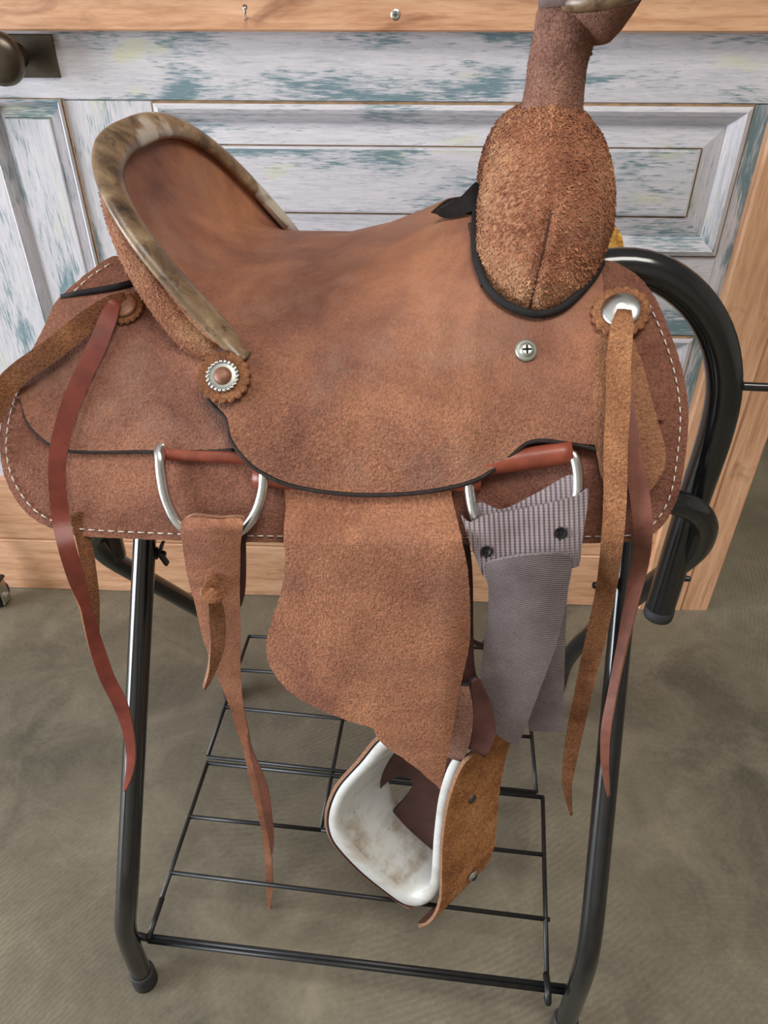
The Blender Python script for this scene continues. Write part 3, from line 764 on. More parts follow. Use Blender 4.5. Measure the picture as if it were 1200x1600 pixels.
# cantle: dish, back and rawhide rim
CT, CS0, CDS, CZ0, CDZ, E1, E2 = .166, -.125, .129, .875, .151, .725, .564
NT = 72
def rim(th):
    c, q = math.cos(th), max(0, math.sin(th))
    w = max(0, c)**4                                   # the near end runs a little further forward and down
    return (CS0-CDS*q**E2+.007*w, -CT*math.copysign(abs(c)**E1, c)-.006*w, CZ0+CDZ*q**E2-.006*w)
ths = [math.pi*(.5-.5*math.cos(math.pi*k/NT))*1.0 for k in range(NT+1)]
ths = [math.pi*k/NT for k in range(NT+1)]
V, Fc = [], []; RD = 16
for th in ths:
    R = np.array(rim(th)); t = R[1]; r = abs(t)/(AW+.009)
    s_, t_, z_ = srf(-.125, r); Q = np.array((s_, t, z_-.0))
    qn = max(0, math.sin(th))
    c1 = Q + np.array((-.085*qn**.6, 0, .000)); c2 = R + np.array((.028*qn, 0, -.085*qn**.8))
    for j in range(RD+1):
        k = j/RD
        p = (1-k)**3*Q + 3*k*(1-k)**2*c1 + 3*k*k*(1-k)*c2 + k**3*R
        V.append(S2W(*p))
for i in range(NT):
    for j in range(RD):
        a = i*(RD+1)+j; Fc.append((a, a+RD+1, a+RD+2, a+1))
VV, FF, mi, sh = thicken(V, Fc, .005, Vector((.5, .3, 2)))
lab(link('cantle_dish', VV, FF, [M['seat'], M['edge'], M['swell']], saddle, mi, True, sh), 'smooth tan brown dished cantle face')
# back of the cantle
V, Fc = [], []; RB = 10
for th in ths:
    R = np.array(rim(th)); q = max(0, math.sin(th))
    bs = R[0]+.012+.03*q; bt = R[1]*(1.0-.02*q); rr = min(.99, abs(bt)/AW); bz = ZB+(.925-ZB)*(1-rr**1.923)**(1/NN)-.004
    B = np.array((bs, bt, bz)); A = R + np.array((-.004, 0, -.006))
    for j in range(RB+1):
        k = j/RB; p = A*(1-k)+B*k; out = np.array((-.5, R[1]*2.2, 0)); out = out/np.linalg.norm(out)
        p = p + out*(.020*math.sin(math.pi*min(1, k*.9+.08)))*(.4+.6*q)
        V.append(S2W(*p))
for i in range(NT):
    for j in range(RB):
        a = i*(RB+1)+j; Fc.append((a, a+1, a+RB+2, a+RB+1))
VV, FF, mi, sh = thicken(V, Fc, .005, Vector((-2, .3, 1.2)))
cb = lab(link('cantle_back', VV, FF, L3('swell'), saddle, mi, True, None), 'fuzzy reddish roughout back of the cantle')
# rim: flattened rolled binding that leans outward
V, Fc = [], []; KR = 16; NR = 96
for i in range(-2, NR+1):
    th = math.pi*max(0, i)/NR; p = np.array(rim(th)); e = .02
    d = np.array(rim(min(math.pi, th+e)))-np.array(rim(max(0, th-e))); d /= np.linalg.norm(d)
    q = max(0, math.sin(th))
    up = np.array((-.55, 0.45*np.sign(p[1])*min(1, abs(p[1])/.12), .60)); up -= d*up.dot(d); up /= np.linalg.norm(up)
    nn = np.cross(d, up)
    wd = (.0170*(1-q**.6)+.0158*q**.6) if p[1] < 0 else (.0050*(1-q**.5)+.0158*q**.5); tk = .0076
    if i == NR: wd *= .8; tk *= .8
    if i < 0: p = p - d*(.0015*-i) + np.array((.0035*-i, -.002*-i, 0))
    cen = p - up*.003
    for k in range(KR):
        a = 2*math.pi*k/KR; V.append(S2W(*(cen + up*wd*math.cos(a) + nn*tk*math.sin(a))))
NR += 2
for i in range(NR):
    for k in range(KR): Fc.append((i*KR+k, i*KR+(k+1) % KR, (i+1)*KR+(k+1) % KR, (i+1)*KR+k))
mi = [0]*len(Fc)
Fc.append(tuple(range(KR))[::-1]); Fc.append(tuple(NR*KR+k for k in range(KR))); mi += [1, 1]
lab(link('cantle_rim', V, Fc, [M['rawhide'], M['black']], saddle, mi), 'worn tan rawhide binding with pale scuffs')
# inner ridge of the binding
tube('rim_ridge', [S2W(*(np.array(rim(math.pi*k/70)) + np.array((.0075, -.009*np.sign(rim(math.pi*k/70)[1])*min(1, abs(rim(math.pi*k/70)[1])/.12), -.0075)))) for k in range(1, 70)], .0022, M['rawhide'], saddle, 8, False)

# swell (fork)
SC = .157
path = [(0, 1.003, .052, .052), (-.035, .998, .058, .053), (-.065, .978, .062, .053), (-.088, .949, .0600, .049), (-.100, .922, .0540, .044), (-.104, .900, .0410, .038), (-.106, .884, .029, .031), (-.107, .871, .017, .024), (-.107, .864, .003, .008)]
pp = [np.array(p) for p in spline3([(p[0]*1., p[1], p[2]) for p in path], .006)]
ts = np.linspace(0, 1, len(pp)); bb = np.interp(np.cumsum([0]+[np.linalg.norm(pp[i+1][:2]-pp[i][:2]) for i in range(len(pp)-1)]),
     np.cumsum([0]+[math.dist(path[i][:2], path[i+1][:2]) for i in range(len(path)-1)]), [p[3] for p in path])
full = [(-p[0], p[1], p[2], b, 1) for p, b in list(zip(pp, bb))[:0:-1]] + [(p[0], p[1], p[2], b, 0) for p, b in zip(pp, bb)]
V, Fc = [], []; KS = 96
for i, (t, z, a, b, _) in enumerate(full):
    p0 = full[max(i-1, 0)]; p1 = full[min(i+1, len(full)-1)]
    d = np.array((p1[0]-p0[0], p1[1]-p0[1])); d /= np.linalg.norm(d); nrm = np.array((d[1], -d[0]))
    for k in range(KS):
        ang = 2*math.pi*k/KS; ca, sa = math.cos(ang), math.sin(ang)
        ca = math.copysign(abs(ca)**.82, ca); sa2 = math.copysign(abs(sa)**.9, sa)
        ridge = (.0030*math.exp(-(ca/.22)**2) - .0045*math.exp(-(ca/.035)**2)*min(1, max(0, (.985-z)/.03)))*(1 if sa > 0 else 0)
        V.append(S2W(SC - .010*min(1, max(0, (.96-z)/.05)) + a*ca, t + nrm[0]*(b*sa2+ridge), z + nrm[1]*(b*sa2+ridge)))
for i in range(len(full)-1):
    for k in range(KS): Fc.append((i*KS+k, (i+1)*KS+k, (i+1)*KS+(k+1) % KS, i*KS+(k+1) % KS))
Fc.append(tuple(range(KS))); Fc.append(tuple((len(full)-1)*KS+k for k in range(KS))[::-1])
swell = lab(link('swell', V, Fc, M['swell'], saddle), 'round shouldered swell in shaggy roughout leather')
bm = bmesh.new(); bm.from_mesh(swell.data); bmesh.ops.recalc_face_normals(bm, faces=bm.faces); bm.to_mesh(swell.data); bm.free()
crest = [Vector(V[i*KS+KS//4]) for i in range(len(full)) if full[i][4] == 0 and full[i][1] < .962]
tube('swell_seam', crest, .0016, M['darkleather'], saddle, 6, False)
# welt round the swell and seam down its shoulder
tube('swell_welt', [hit(x, y, .0135, True) for x, y in np.array(spline([(748, 300), (744, 330), (742, 365), (744, 402), (757, 440), (778, 466), (806, 483), (842, 491), (876, 482), (905, 458), (930, 428), (940, 410)], 8))[:, :2]], .0038, M['black'], saddle, 8, False)

# horn
hb = W2S(at_t(862, 172, 0)); h1 = W2S(at_t(872, 95, 0)); h2 = W2S(at_t(890, 25, 0)); h3 = W2S(at_t(905, -25, 0))
nk = [S2W(hb[0]-.002, 0, hb[2]-.055), S2W(hb[0]-.001, 0, hb[2]-.02), S2W(*hb), S2W((hb[0]+h1[0])/2, 0, (hb[2]+h1[2])/2), S2W(*h1), S2W((h1[0]+h2[0])/2, 0, (h1[2]+h2[2])/2), S2W(*h2), S2W(h2[0]+.006, 0, h2[2]+.018)]
nr = [.052, .036, .0292, .0272, .0268, .0275, .0285, .024]
S_ = spline3([(*p, r) for p, r in zip(nk, nr)], .004)
neck = lab(link('horn_neck', *tube_data([Vector(p[:3]) for p in S_], [p[3] for p in S_], 36), M['neck'], saddle), 'horn neck wrapped in dusty roughout leather')
# wrap bands spiralling up the neck
for (z0, z1, ph) in ((.020, .045, 2.2), (.062, .088, 1.1)):
    pts = []
    for k in range(40):
        a = ph + 2*math.pi*k/39*.62; zz = hb[2]+z0+(z1-z0)*k/39
        f_ = (zz-hb[2])/(h2[2]-hb[2]); cx = hb[0]+(h2[0]-hb[0])*f_
        pts.append(S2W(cx+.0266*math.cos(a), -.0266*math.sin(a), zz))
    tube('wrap_edge', pts, .0016, M['neck'], saddle, 6, False)
# cap: forward tilted pear shaped cap with leather underside and rawhide rim
ca_ = (-EX*.16 + UZ*.97 - EY*.14).normalized()
cc = at_t(938, -4, -.004)
sl = [(.010, -.034), (.019, -.026), (.028, -.015), (.0345, -.006), (.0365, -.002)]
und = lab(lathe('horn_cap_underside', cc, ca_, sl, M['neck'], saddle, 40), 'dusty leather underside of the horn cap')
capo = lab(lathe('horn_cap', cc, ca_, [(.0365, -.003), (.0405, .000), (.0412, .005), (.0390, .010), (.031, .013), (.014, .0145)], M['rawhide'], saddle, 40), 'pale rawhide bound horn cap')
# rear lobe of the wrap over the neck top
lathe('horn_wrap_lobe', S2W(h2[0]+.000, -.003, h2[2]+.009), (UZ-EX*.1).normalized(), [(.0282, 0), (.0292, .010), (.0282, .020), (.022, .028), (.010, .032)], M['lobe'], saddle, 32)

# hand hole behind the swell: black sheet for the turned lip, the dark inside painted in
lp_ = sheet('hand_hole_lip_dark', [(682, 334), (690, 325), (704, 317), (722, 305), (736, 291), (744, 284), (750, 288), (749, 306), (748, 324), (736, 330), (716, 338), (694, 341)], lambda x, y: at_t(x, y, -.047 + .03*max(0, (x-700)/50)*max(0, (330-y)/45)), .006, [M['black'], M['black'], M['black']], saddle, 8, jag=.2); lab(lp_, 'black turned leather lip and painted dark inside of the hand hole')

# rigging: dee rings and leather bars
def dee(name, pts, r=.0052):
    return lab(tube(name, pts, r, M['steel'], saddle, 12, True, .004), 'bright steel rigging dee')
def dp(x, y, dl=.010): return hit(x, y, dl)
dee('dee_ring', [dp(300, 692, -.002), dp(262, 694, .000), dp(249, 702, .006), dp(250, 716, .011), dp(252, 742, .012), dp(259, 778, .012), dp(277, 815, .013), dp(306, 836, .013), dp(342, 840, .013), dp(378, 828, .013), dp(400, 800, .012), dp(411, 765, .011), dp(413, 735, .009)])
dee('dee_ring', [dp(732, 745, .008), dp(735, 775, .010), dp(742, 806, .012), dp(760, 838, .013), (dp(800, 852, .013)), dp(845, 848, .013), dp(882, 825, .014), dp(900, 785, .014), dp(903, 745, .013), dp(896, 712, .012), dp(880, 706, .010)])
def roll(name, a, b, r, dl, n=8):
    pts = [hit(a[0]+(b[0]-a[0])*k/n, a[1]+(b[1]-a[1])*k/n, dl) for k in range(n+1)]
    return lab(tube(name, pts, r, M['rigging'], saddle, 16, False), 'glossy red brown leather rigging roll')
roll('rigging_roll', (256, 709), (420, 716), .0066, .002); roll('rigging_roll', (398, 746), (520, 752), .0098, .003)
roll('rigging_roll', (740, 728), (894, 706), .0105, .008); roll('rigging_roll', (640, 742), (751, 753), .0105, .003)

# fender
def fmap(x, y):
    k = min(1, max(0, (y-760)/470)); bulge = .010*math.sin(math.pi*min(1, max(0, (x-410)/330)))
    q = at_t(x, y, -.263 - .066*k - bulge*k + .022*max(0, (x-690)/50)**2*k)
    if y < 850:
        g = hit(x, y, .0065); w = min(1, max(0, (850-y)/60)); w = w*w*(3-2*w); q = g*w + q*(1-w)
    return q
FD = [(455, 740), (700, 738), (706, 775), (720, 835), (732, 900), (735, 960), (733, 1010), (719, 1075), (708, 1140), (697, 1195), (688, 1234), (682, 1228), (640, 1192), (600, 1165), (588, 1150), (582, 1138), (520, 1118), (455, 1083), (424, 1045), (415, 1010), (424, 972), (440, 920), (446, 875), (443, 840), (446, 800)]
fen = sheet('fender', FD, fmap, .004, L3('fender', 'edgetan'), saddle, 13); lab(fen, 'tan brown suede fender hanging below the seat jockey')
# far side fender and stirrup leather seen low behind
FD2 = []
def fmir(x, y):
    p = fmap(x, y); s, t, z = W2S(p); return S2W(s+.06, -t, z-.05)
ff = sheet('fender', FD, fmir, .004, L3('cover', 'edgetan'), saddle, 20); lab(ff, 'golden tan far side fender')
# stirrup leather and hobble behind the near fender
sl_ = ribbon('stirrup_leather', [(690, 770, 60, .600, 0), (708, 880, 58, .575, 0), (722, 980, 34, .545, 10), (728, 1040, 26, .525, 10), (730, 1090, 44, .512, 0), (728, 1140, 56, .503, 0), (722, 1172, 50, .508, 0)], .006, [M['darkleather'], M['edge'], M['darkleather']], saddle); lab(sl_, 'dark oiled stirrup leather')
sl2 = ribbon('stirrup_leather', [(740, 1058, 12, .512, 20), (747, 1090, 30, .506, 20), (754, 1125, 38, .494, 10), (752, 1148, 42, .487, 0), (742, 1172, 36, .484, 0)], .006, [M['darkleather'], M['edge'], M['darkleather']], saddle); lab(sl2, 'dark oiled stirrup leather')
hob = ribbon('hobble_strap', [(724, 1068, 18, .503, 0), (722, 1090, 32, .497, 0), (720, 1125, 38, .493, 0), (715, 1155, 38, .492, 0), (709, 1178, 30, .497, 0)], .012, [M['neck'], M['edge'], M['darkleather']], saddle); lab(hob, 'brown suede hobble strap')
tube('lace', [at(729, 990, Y=.545), at(738, 1002, Y=.54), at(752, 1008, Y=.545), at(760, 1000, Y=.56)], .0028, M['darkleather'], saddle, 8)

# stirrup
an = math.radians(15); SE = Vector((math.cos(an), -math.sin(an), 0)); SN = Vector((math.sin(an), math.cos(an), 0))
SB = at(650, 1300, Y=.503); SD = Vector((.068, .060, .008))
def sp(x, y, k=0.):
    r = ray(x, y); o = Vector((0, 0, H)); b = SB + SD*k; q = (b-o).dot(SN)/r.dot(SN); return o+r*q
OUT = [(650, 1150), (600, 1152), (560, 1195), (528, 1231), (514, 1262), (511, 1290), (521, 1319), (560, 1362), (610, 1402), (633, 1416), (655, 1418), (676, 1406), (688, 1382), (693, 1305), (701, 1250), (713, 1210), (727, 1182), (744, 1163), (735, 1150), (700, 1148)]
INN = [(650, 1166), (612, 1168), (575, 1204), (543, 1239), (530, 1266), (528, 1288), (537, 1309), (572, 1348), (617, 1386), (638, 1399), (652, 1400), (664, 1392), (670, 1374), (675, 1303), (682, 1246), (694, 1206), (708, 1183), (722, 1172), (716, 1168), (695, 1166)]
def cyc(P, n):
    S = np.array(spline(P, 6, True)); S = np.vstack([S, S[:1]]); return resample(S, n+1)[:-1]
NS = 110
# same parameter for both loops so that walls stay even
def loopn(P, per=6):
    res = []
    n = len(P)
    for i in range(n):
        p0, p1, p2, p3 = (np.array(P[(i+k) % n], float) for k in (-1, 0, 1, 2))
        for j in range(per):
            t = j/per; L = np.linalg.norm(p2-p1); l0 = np.linalg.norm(p1-p0); l2 = np.linalg.norm(p3-p2)
            t1 = (p2-p0)*.5*min(1, 2*L/(l0+L)); t2 = (p3-p1)*.5*min(1, 2*L/(l2+L))
            res.append((2*t**3-3*t**2+1)*p1+(t**3-2*t**2+t)*t1+(-2*t**3+3*t**2)*p2+(t**3-t**2)*t2)
    return res
lo = loopn(OUT); li = loopn(INN); n = len(lo); V, Fc = [], []
rings = []
for po, pi in zip(lo, li):
    a = sp(*po); b = sp(*pi); mid_ = a*.5+b*.5
    rings.append([a+SD*.04, a*.82+b*.18, a*.18+b*.82, b+SD*.05, b*.97+a*.03+SD*.5, b+SD*.95, b*.8+a*.2+SD, a*.8+b*.2+SD, a+SD*.95])
K = len(rings[0])
for r in rings: V += r
for i in range(n):
    for k in range(K):
        i2 = (i+1) % n; k2 = (k+1) % K; Fc.append((i*K+k, i*K+k2, i2*K+k2, i2*K+k))
stir = link('stirrup', V, Fc, [M['plastic'], M['plasticworn']], saddle, [1 if k % K in (3, 4) else 0 for k in range(len(Fc))]); lab(stir, 'bell shaped stirrup with white nylon liner and roughout cover')
bm = bmesh.new(); bm.from_mesh(stir.data); bmesh.ops.recalc_face_normals(bm, faces=bm.faces); bm.to_mesh(stir.data); bm.free()
# roughout cover in two strips, split at the tread
def cover(i0, i1, extra=0., front=-.07, back=1.06):
    cxy = np.mean(np.array(lo), 0); cen = sp(*cxy)
    V, Fc = [], []; cols = list(range(i0, i1+1)); rw = [front, .2, .5, .8, back]
    for i in cols:
        a = sp(*lo[i % n]); p = sp(*lo[(i-1) % n]); q = sp(*lo[(i+1) % n]); nrm = (q-p).cross(SD).normalized()
        if nrm.dot(a-cen) < 0: nrm = -nrm
        k = max(0, 1-(i-i0)/20)**1.5 if extra else 0
        for r in rw: V.append(a + SD*r + nrm*(.0052+extra*k))
    m = len(rw)
    for c in range(len(cols)-1):
        for k in range(m-1): Fc.append((c*m+k, c*m+k+1, (c+1)*m+k+1, (c+1)*m+k))
    far = cen + (V[len(V)//2]-cen)*6
    VV, FF, mi, sh = thicken(V, Fc, .0042, far)
    o = link('stirrup_cover', VV, FF, L3('cover', 'edgetan'), stir, mi, True, sh); lab(o, 'orange tan roughout stirrup cover'); return o
per = 6
cvR = cover(9*per+4, 16*per+1, .022); cvL = cover(1*per, 9*per+2, 0., .0)
# dark leather behind the opening with an oval hole
INS = [(590, 1170), (640, 1150), (720, 1150), (716, 1215), (702, 1290), (700, 1372), (676, 1372), (640, 1340), (590, 1304), (552, 1275), (545, 1225)]
HOL = [(580, 1255), (598, 1229), (622, 1213), (640, 1216), (645, 1228), (634, 1246), (612, 1270), (596, 1287), (580, 1280)]
ins = sheet('stirrup_inner_leather', INS, lambda x, y: sp(x, y, .80), .004, [M['darkleather'], M['edge'], M['darkleather']], stir, 12, HOL); lab(ins, 'dark brown inner leather with an oval hole')
def onwall(x, y):                                    # point on the right wall of the cover
    a = sp(693, 1305); n_ = (sp(688, 1382)-sp(701, 1250)).cross(SD).normalized(); r = ray(x, y); o = Vector((0, 0, H))
    if n_.dot(r) > 0: n_ = -n_
    return o + r*((a-o).dot(n_)/r.dot(n_)), n_
for (x, y, wsh) in ((732, 1243, 0), (727, 1357, 1)):
    p, n_ = onwall(x, y); p = p + n_*(.013 if wsh else .0045)
    rv = lathe('rivet', p, n_, [(.0085 if wsh else .006, 0), (.0085 if wsh else .006, .0015), (.0055, .002), (.005, .004), (.002, .0048)], M['zinc'] if wsh else M['screw'], stir, 18); lab(rv, 'metal cover screw')
    if wsh: lathe('screw_head', p+n_*.002, n_, [(.005, 0), (.005, .003), (.003, .004)], M['screw'], stir, 14)

# rear billet strap looped over the dee
bil = sheet('rear_billet', [(283, 815), (300, 808), (340, 811), (378, 812), (376, 850), (375, 920), (376, 1000), (376, 1050), (380, 1100), (388, 1145), (394, 1180), (399, 1205), (410, 1255), (418, 1300), (424, 1340), (426, 1390), (419, 1430), (416, 1395), (414, 1350), (410, 1308), (401, 1266), (390, 1222), (384, 1190), (380, 1170), (372, 1148), (357, 1100), (337, 1050), (318, 1003), (306, 950), (293, 900), (285, 850)],
            lambda x, y: at(x, y, Y=interp(y, [805, 818, 850, 1180, 1430], [.553, .541, .540, .548, .552]) - .004*math.sin(math.pi*min(1, max(0, (x-283)/100)))), .0045, L3('billet', 'edgetan'), saddle, 10, jag=.4); lab(bil, 'pale tan billet strap looped over the rear dee')
bt_ = sheet('billet_tail', [(386, 1148), (397, 1180), (411, 1212), (419, 1235), (425, 1275), (428, 1312), (425, 1335), (418, 1302), (409, 1257), (399, 1212), (391, 1180)], lambda x, y: at(x, y, Y=.5455 - .004*math.sin(math.pi*min(1, max(0, (y-1148)/190)))), .003, L3('brownstring', 'edgetan'), saddle, 8, jag=.2); lab(bt_, 'smooth brown face of the twisted billet tail')
ribbon('billet_back_ply', [(352, 818, 62, .562, 0), (354, 860, 60, .560, 0), (355, 900, 58, .557, 0), (356, 928, 52, .555, 0), (356, 946, 40, .554, 0)], .0045, [M['darkleather'], M['edge'], M['darkleather']], saddle)
sheet('billet_fold', [(284, 818), (300, 806), (340, 809), (380, 809), (384, 822), (378, 835), (330, 836), (290, 834)], lambda x, y: at(x, y, Y=.556), .004, L3('billet', 'edgetan'), saddle, 10, jag=.3)
# blood knot with its tail
kt = ribbon('knot_tail', [(330, 897, 14, .537, 0), (331, 915, 24, .532, 0), (334, 935, 20, .529, 0), (339, 962, 25, .530, 0), (341, 990, 23, .530, 0), (338, 1018, 20, .530, 15), (331, 1045, 12, .529, 30), (325, 1062, 8, .528, 30), (319, 1074, 4, .528, 30)], .006, [M['string'], M['edgetan'], M['string']], saddle); lab(kt, 'tan suede lacing tail')
kn = ribbon('lacing_knot', [(316, 918, 6, .527, 0), (322, 927, 18, .524, 10), (333, 931, 24, .521, 0), (344, 928, 18, .524, -10), (353, 924, 7, .527, 0)], .009, [M['string'], M['edgetan'], M['string']], saddle, 4); lab(kn, 'tan suede lacing knot')

# saddle strings
r1 = ribbon('saddle_string', [(196, 468, 22, -.012, 0), (172, 476, 26, -.017, 0), (130, 507, 32, -.020, 0), (80, 548, 33, -.020, 0), (34, 580, 33, -.018, 0), (8, 606, 32, -.016, 10), (-14, 650, 30, -.016, 10), (-30, 720, 28, -.014, 0)], .008, [M['string'], M['string'], M['string']], saddle); lab(r1, 'thick suede saddle string at the rear')
r2 = ribbon('saddle_string', [(181, 470, 14, -.022, 0), (172, 490, 24, -.018, 0), (152, 540, 27, -.014, 0), (128, 590, 27, -.013, 0), (106, 645, 27, -.013, 0), (92, 700, 26, -.013, 0), (89, 750, 25, -.013, 0), (95, 810, 26, -.013, 0), (106, 860, 26, .553, 0), (120, 905, 25, .551, 0), (132, 945, 18, .549, 30), (138, 968, 19, .547, 25), (152, 1015, 22, .543, 10), (168, 1060, 22, .536, 0), (188, 1100, 21, .527, -10), (200, 1140, 17, .517, -25), (205, 1175, 15, .509, -25), (203, 1205, 12, .503, -25), (195, 1235, 4, .498, -20)], .003, [M['redstring'], M['string'], M['string']], saddle); lab(r2, 'smooth red brown saddle string at the rear')
r2b = ribbon('saddle_string', [(120, 800, 20, .585, 0), (132, 850, 22, .58, 0), (141, 900, 20, .575, 0), (147, 940, 16, .57, 0), (150, 985, 10, .565, 0)], .006, [M['string']]*3, saddle); lab(r2b, 'suede saddle string hanging behind the red one')
r3 = ribbon('saddle_string', [(975, 488, 22, -.030, 0), (972, 510, 34, -.034, 0), (967, 560, 37, -.026, 0), (966, 630, 37, -.024, 0), (962, 700, 36, -.024, 0), (961, 780, 35, -.022, 0), (956, 850, 33, -.020, 0), (947, 920, 31, .530, 0), (930, 1000, 30, .53, 0), (913, 1075, 27, .53, 0), (899, 1140, 24, .53, 5), (890, 1190, 19, .53, 10), (886, 1225, 15, .53, 0), (892, 1270, 4, .53, 0)], .007, [M['string'], M['string'], M['string']], saddle); lab(r3, 'thick suede saddle string at the front')
r4 = ribbon('saddle_string', [(966, 500, 16, -.020, 0), (975, 580, 16, -.018, 0), (984, 650, 18, -.020, 0), (988, 710, 27, -.020, 0), (999, 770, 30, -.018, 0), (1005, 830, 28, -.017, 0), (1000, 880, 26, .533, 0), (988, 935, 22, .529, -15), (972, 1010, 17, .520, -30), (957, 1085, 15, .505, -25), (947, 1140, 15, .490, -10), (945, 1190, 12, .475, 10), (951, 1244, 4, .460, 10)], .003, [M['brownstring'], M['string'], M['string']], saddle); lab(r4, 'smooth brown saddle string at the front')

# conchos and screw
def rosette(x, y, dl, r, kind, seatside=False):
    p, nn = hit_n(x, y, dl, seatside)
    ro = lathe('rosette', p-nn*.002, nn, [(r*.9, 0), (r, .0012), (r, .0042), (r*.93, .0052)], M['string'], saddle, 108, (18, .11, r*.85)); lab(ro, 'scalloped suede rosette')
    q = p+nn*.0032
    if kind == 'rope':
        lathe('concho', q, nn, [(r*.62, 0), (r*.62, .0014), (r*.5, .0022), (r*.3, .0024)], M['zinc'], ro, 32)
        a, b, c = frame_of(nn); parts = []
        nb = 22
        for k in range(nb):
            th = 2*math.pi*k/nb; e = a*math.cos(th)+b*math.sin(th); tg = -a*math.sin(th)+b*math.cos(th); cen = q+e*r*.6+nn*.0022
            d = (tg*.75+e*.65).normalized()*r*.10; parts.append(tube_data([cen-d, cen, cen+d], [.0007, .0017, .0007], 6))
        V, Fc, _ = merge(parts); lab(link('rope_edge', V, Fc, M['steel'], ro), 'silver rope edge')
        lathe('concho_boss', q, nn, [(r*.37, 0), (r*.37, .003), (r*.30, .0052), (r*.16, .0066), (.001, .007)], M['brass'], ro, 28)
    elif kind == 'steel':
        lathe('concho', q, nn, [(r*.72, 0), (r*.74, .0012), (r*.66, .0026), (r*.4, .0044), (r*.2, .005)], M['steel'], ro, 36)
    else:
        lathe('concho', q, nn, [(r*.74, 0), (r*.74, .0018), (r*.62, .003), (r*.25, .004)], M['brass'], ro, 32)
rosette(350, 590, .012, .0225, 'rope', True); rosette(970, 488, .014, .0232, 'steel', False); rosette(196, 482, .008, .0170, 'brass')
p, nn = hit_n(822, 548, .0095, True)
sc_ = lab(lathe('screw', p, nn, [(.0098, 0), (.0100, .0012), (.0080, .0022), (.0062, .0022), (.0060, .0034), (.004, .0042)], M['zinc'], saddle, 32), 'zinc screw with cup washer')
a, b, c = frame_of(nn); v2 = box_data(p+nn*.0040, a, b, nn, .008, .0018, .0012); v3 = box_data(p+nn*.0040, a, b, nn, .0018, .008, .0012)
V, Fc, _ = merge([v2, v3]); link('screw_slot', V, Fc, M['black'], sc_, None, False)

# ------------------------------------------------------------------ nylon webbing strap on the front dee
web = thing('webbing_strap', at(815, 850, Y=.53), 'mauve grey nylon webbing strap folded over the front dee ring', 'strap')
def wmap(y0, t0, bul, xc, hw):
    return lambda x, y: at_t(x, y, t0 - bul*max(0, 1-((x-xc)/hw)**2))
w3 = [M['web'], M['web'], M['web']]; w4 = [M['web2'], M['web2'], M['web2']]
sheet('upper_fold', [(742, 792), (752, 785), (785, 796), (840, 770), (893, 742), (897, 775), (880, 815), (800, 835), (755, 825)], lambda x, y: hit(x, y, .014), .0025, w3, web, 12, jag=.2)
sheet('tail', [(800, 880), (884, 872), (885, 950), (882, 1050), (881, 1138), (880, 1143), (875, 1143), (832, 1143), (826, 1141), (820, 1050), (810, 960)], wmap(0, -.262, .004, 850, 60), .0025, w4, web, 12, jag=.2)
sheet('tail', [(760, 880), (888, 868), (886, 930), (872, 1000), (848, 1066), (826, 1125), (810, 1163), (807, 1168), (802, 1165), (776, 1148), (755, 1134), (751, 1130), (749, 1122), (748, 1090), (753, 1030), (762, 960), (763, 920)], wmap(0, -.276, .008, 820, 75), .0025, w4, web, 12, jag=.2)
bd = sheet('wrap_band', [(720, 808), (723, 813), (734, 819), (760, 805), (810, 796), (860, 786), (905, 775), (918, 768), (921, 767), (921, 772), (918, 800), (911, 845), (907, 880), (905, 887), (898, 889), (845, 893), (800, 903), (776, 911), (758, 905), (746, 880), (733, 848)], lambda x, y: hit(x, y, .025) + EY*(.004*((x-820)/100)**4), .0028, w3, web, 10, jag=.2); lab(bd, 'ribbed webbing band wrapped round the tails')
for (x, y) in ((760, 862), (876, 833)):
    p, nn = hit_n(x, y, .0255); p = p + EY*(.004*((x-820)/100)**4)
    ey = lathe('eyelet', p-nn*.001, nn, [(.0052, 0), (.0056, .0018), (.0040, .0020), (.0036, .0006)], M['black'], web, 20); lab(ey, 'black melted eyelet')

# ------------------------------------------------------------------ caster of a neighbouring rack at the left edge
cf = at(6, 944, z=0)
cs = thing('caster_rack', cf, 'black rack leg on a swivel caster beside the counter', 'rack')
wc = cf + UZ*.030 - EX*.004
lab(lathe('caster_wheel', wc-EX*.011, EX, [(.022, 0), (.028, .001), (.030, .005), (.030, .017), (.028, .021), (.022, .022)], M['rubber'], cs, 28), 'black rubber caster wheel')
for sgn in (-1, 1):
    v, f = box_data(wc+EX*sgn*.016+UZ*.012, EX, EY, UZ, .003, .028, .062, .3); link('caster_fork', v, f, M['steel'] if sgn > 0 else M['wire'], cs, None, False)
lathe('axle_bolt', wc+EX*.0175, EX, [(.007, 0), (.007, .004), (.004, .006)], M['steel'], cs, 8, None, False)
v, f = box_data(wc+UZ*.043, EX, EY, UZ, .040, .034, .005, .2); link('swivel_plate', v, f, M['wire'], cs, None, False)
tube('rack_leg', [wc+UZ*.045, wc+UZ*.10-EX*.012, wc+UZ*.30-EX*.09, wc+UZ*.60-EX*.20], .013, M['pipe'], cs)
v, f = tube_data([wc+UZ*.60-EX*.20, wc+UZ*.60-EX*.75], .013, 12); link('rack_rail', v, f, M['pipe'], cs)
tube('rack_leg', [wc-EX*.95+UZ*.0-UZ*.03, wc+UZ*.3-EX*.86, wc+UZ*.60-EX*.75], .013, M['pipe'], cs)

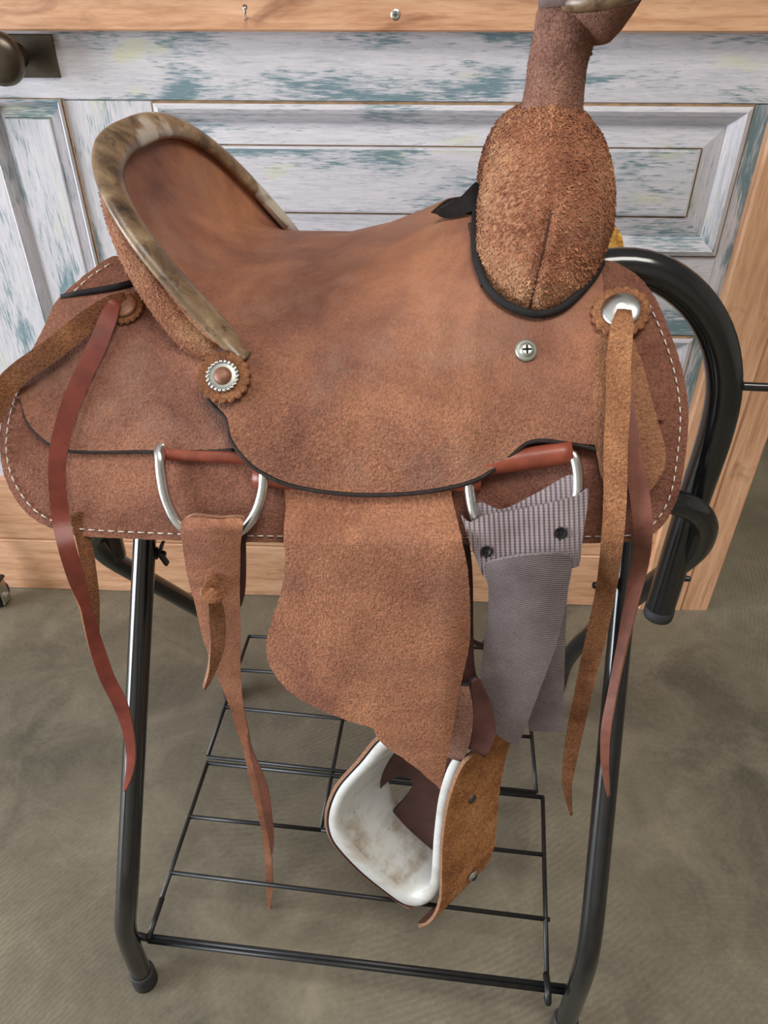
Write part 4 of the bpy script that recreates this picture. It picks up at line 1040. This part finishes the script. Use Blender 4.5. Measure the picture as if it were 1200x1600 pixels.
# ------------------------------------------------------------------ raised nap: short curled fibres standing on the roughout
def nap(o, cnt, ln, wd, keep=None, seed=1, name='nap', mat_=None):
    me = o.data; rng = np.random.default_rng(seed); me.calc_loop_triangles()
    co = np.array([v.co for v in me.vertices]); tr = np.array([t.vertices for t in me.loop_triangles]); mi = np.array([t.material_index for t in me.loop_triangles])
    tr = tr[mi == 0]; a, b, c = co[tr[:, 0]], co[tr[:, 1]], co[tr[:, 2]]
    nr = np.cross(b-a, c-a); ar = np.linalg.norm(nr, axis=1); nr = nr/(ar[:, None]+1e-12)
    w = ar.copy()
    if keep is not None: w = w*keep((a+b+c)/3, nr)
    k = rng.choice(len(tr), cnt, p=w/w.sum()); u = rng.random((cnt, 2)); fl_ = u.sum(1) > 1; u[fl_] = 1-u[fl_]
    p = a[k]+(b[k]-a[k])*u[:, :1]+(c[k]-a[k])*u[:, 1:]; n_ = nr[k]
    rv = rng.normal(size=(cnt, 3))+np.array((0, 0, -.5)); tg = rv-n_*(rv*n_).sum(1)[:, None]; tg /= np.linalg.norm(tg, axis=1)[:, None]
    sd = np.cross(n_, tg); L = ln*rng.uniform(.45, 1.25, cnt)[:, None]; wv = wd*rng.uniform(.6, 1.4, cnt)[:, None]; cv = rng.normal(size=(cnt, 1))*.45
    lift = rng.uniform(.08, .45, (cnt, 1))
    p0 = p-n_*.0003; p1 = p+(tg*.5+n_*lift*.8)*L; p2 = p+(tg*.95+sd*cv+n_*lift*.7)*L
    V = np.stack([p0-sd*wv, p0+sd*wv, p1-sd*wv, p1+sd*wv, p2], 1).reshape(-1, 3)
    base = (np.arange(cnt)*5)[:, None]
    q = (base+np.array([0, 1, 3, 2])).tolist(); t3 = (base+np.array([2, 3, 4])).tolist()
    x = link(name, V.tolist(), q+t3, mat_ or M['nap'], o, None, True); x['kind'] = 'stuff'; x['label'] = 'shaggy leather fibres'
    return x
near = lambda c, n_: (n_[:, 1] < .35).astype(float)
nap(swell, 20000, .0042, .00065, near, 1)
nap(neck, 5000, .0026, .00028, near, 2, mat_=M['neck'])
nap(cb, 4000, .0036, .0004, lambda c, n_: (c[:, 1] < .85).astype(float), 3)
nap(cvR, 6000, .0040, .00045, None, 4, mat_=M['cover'])
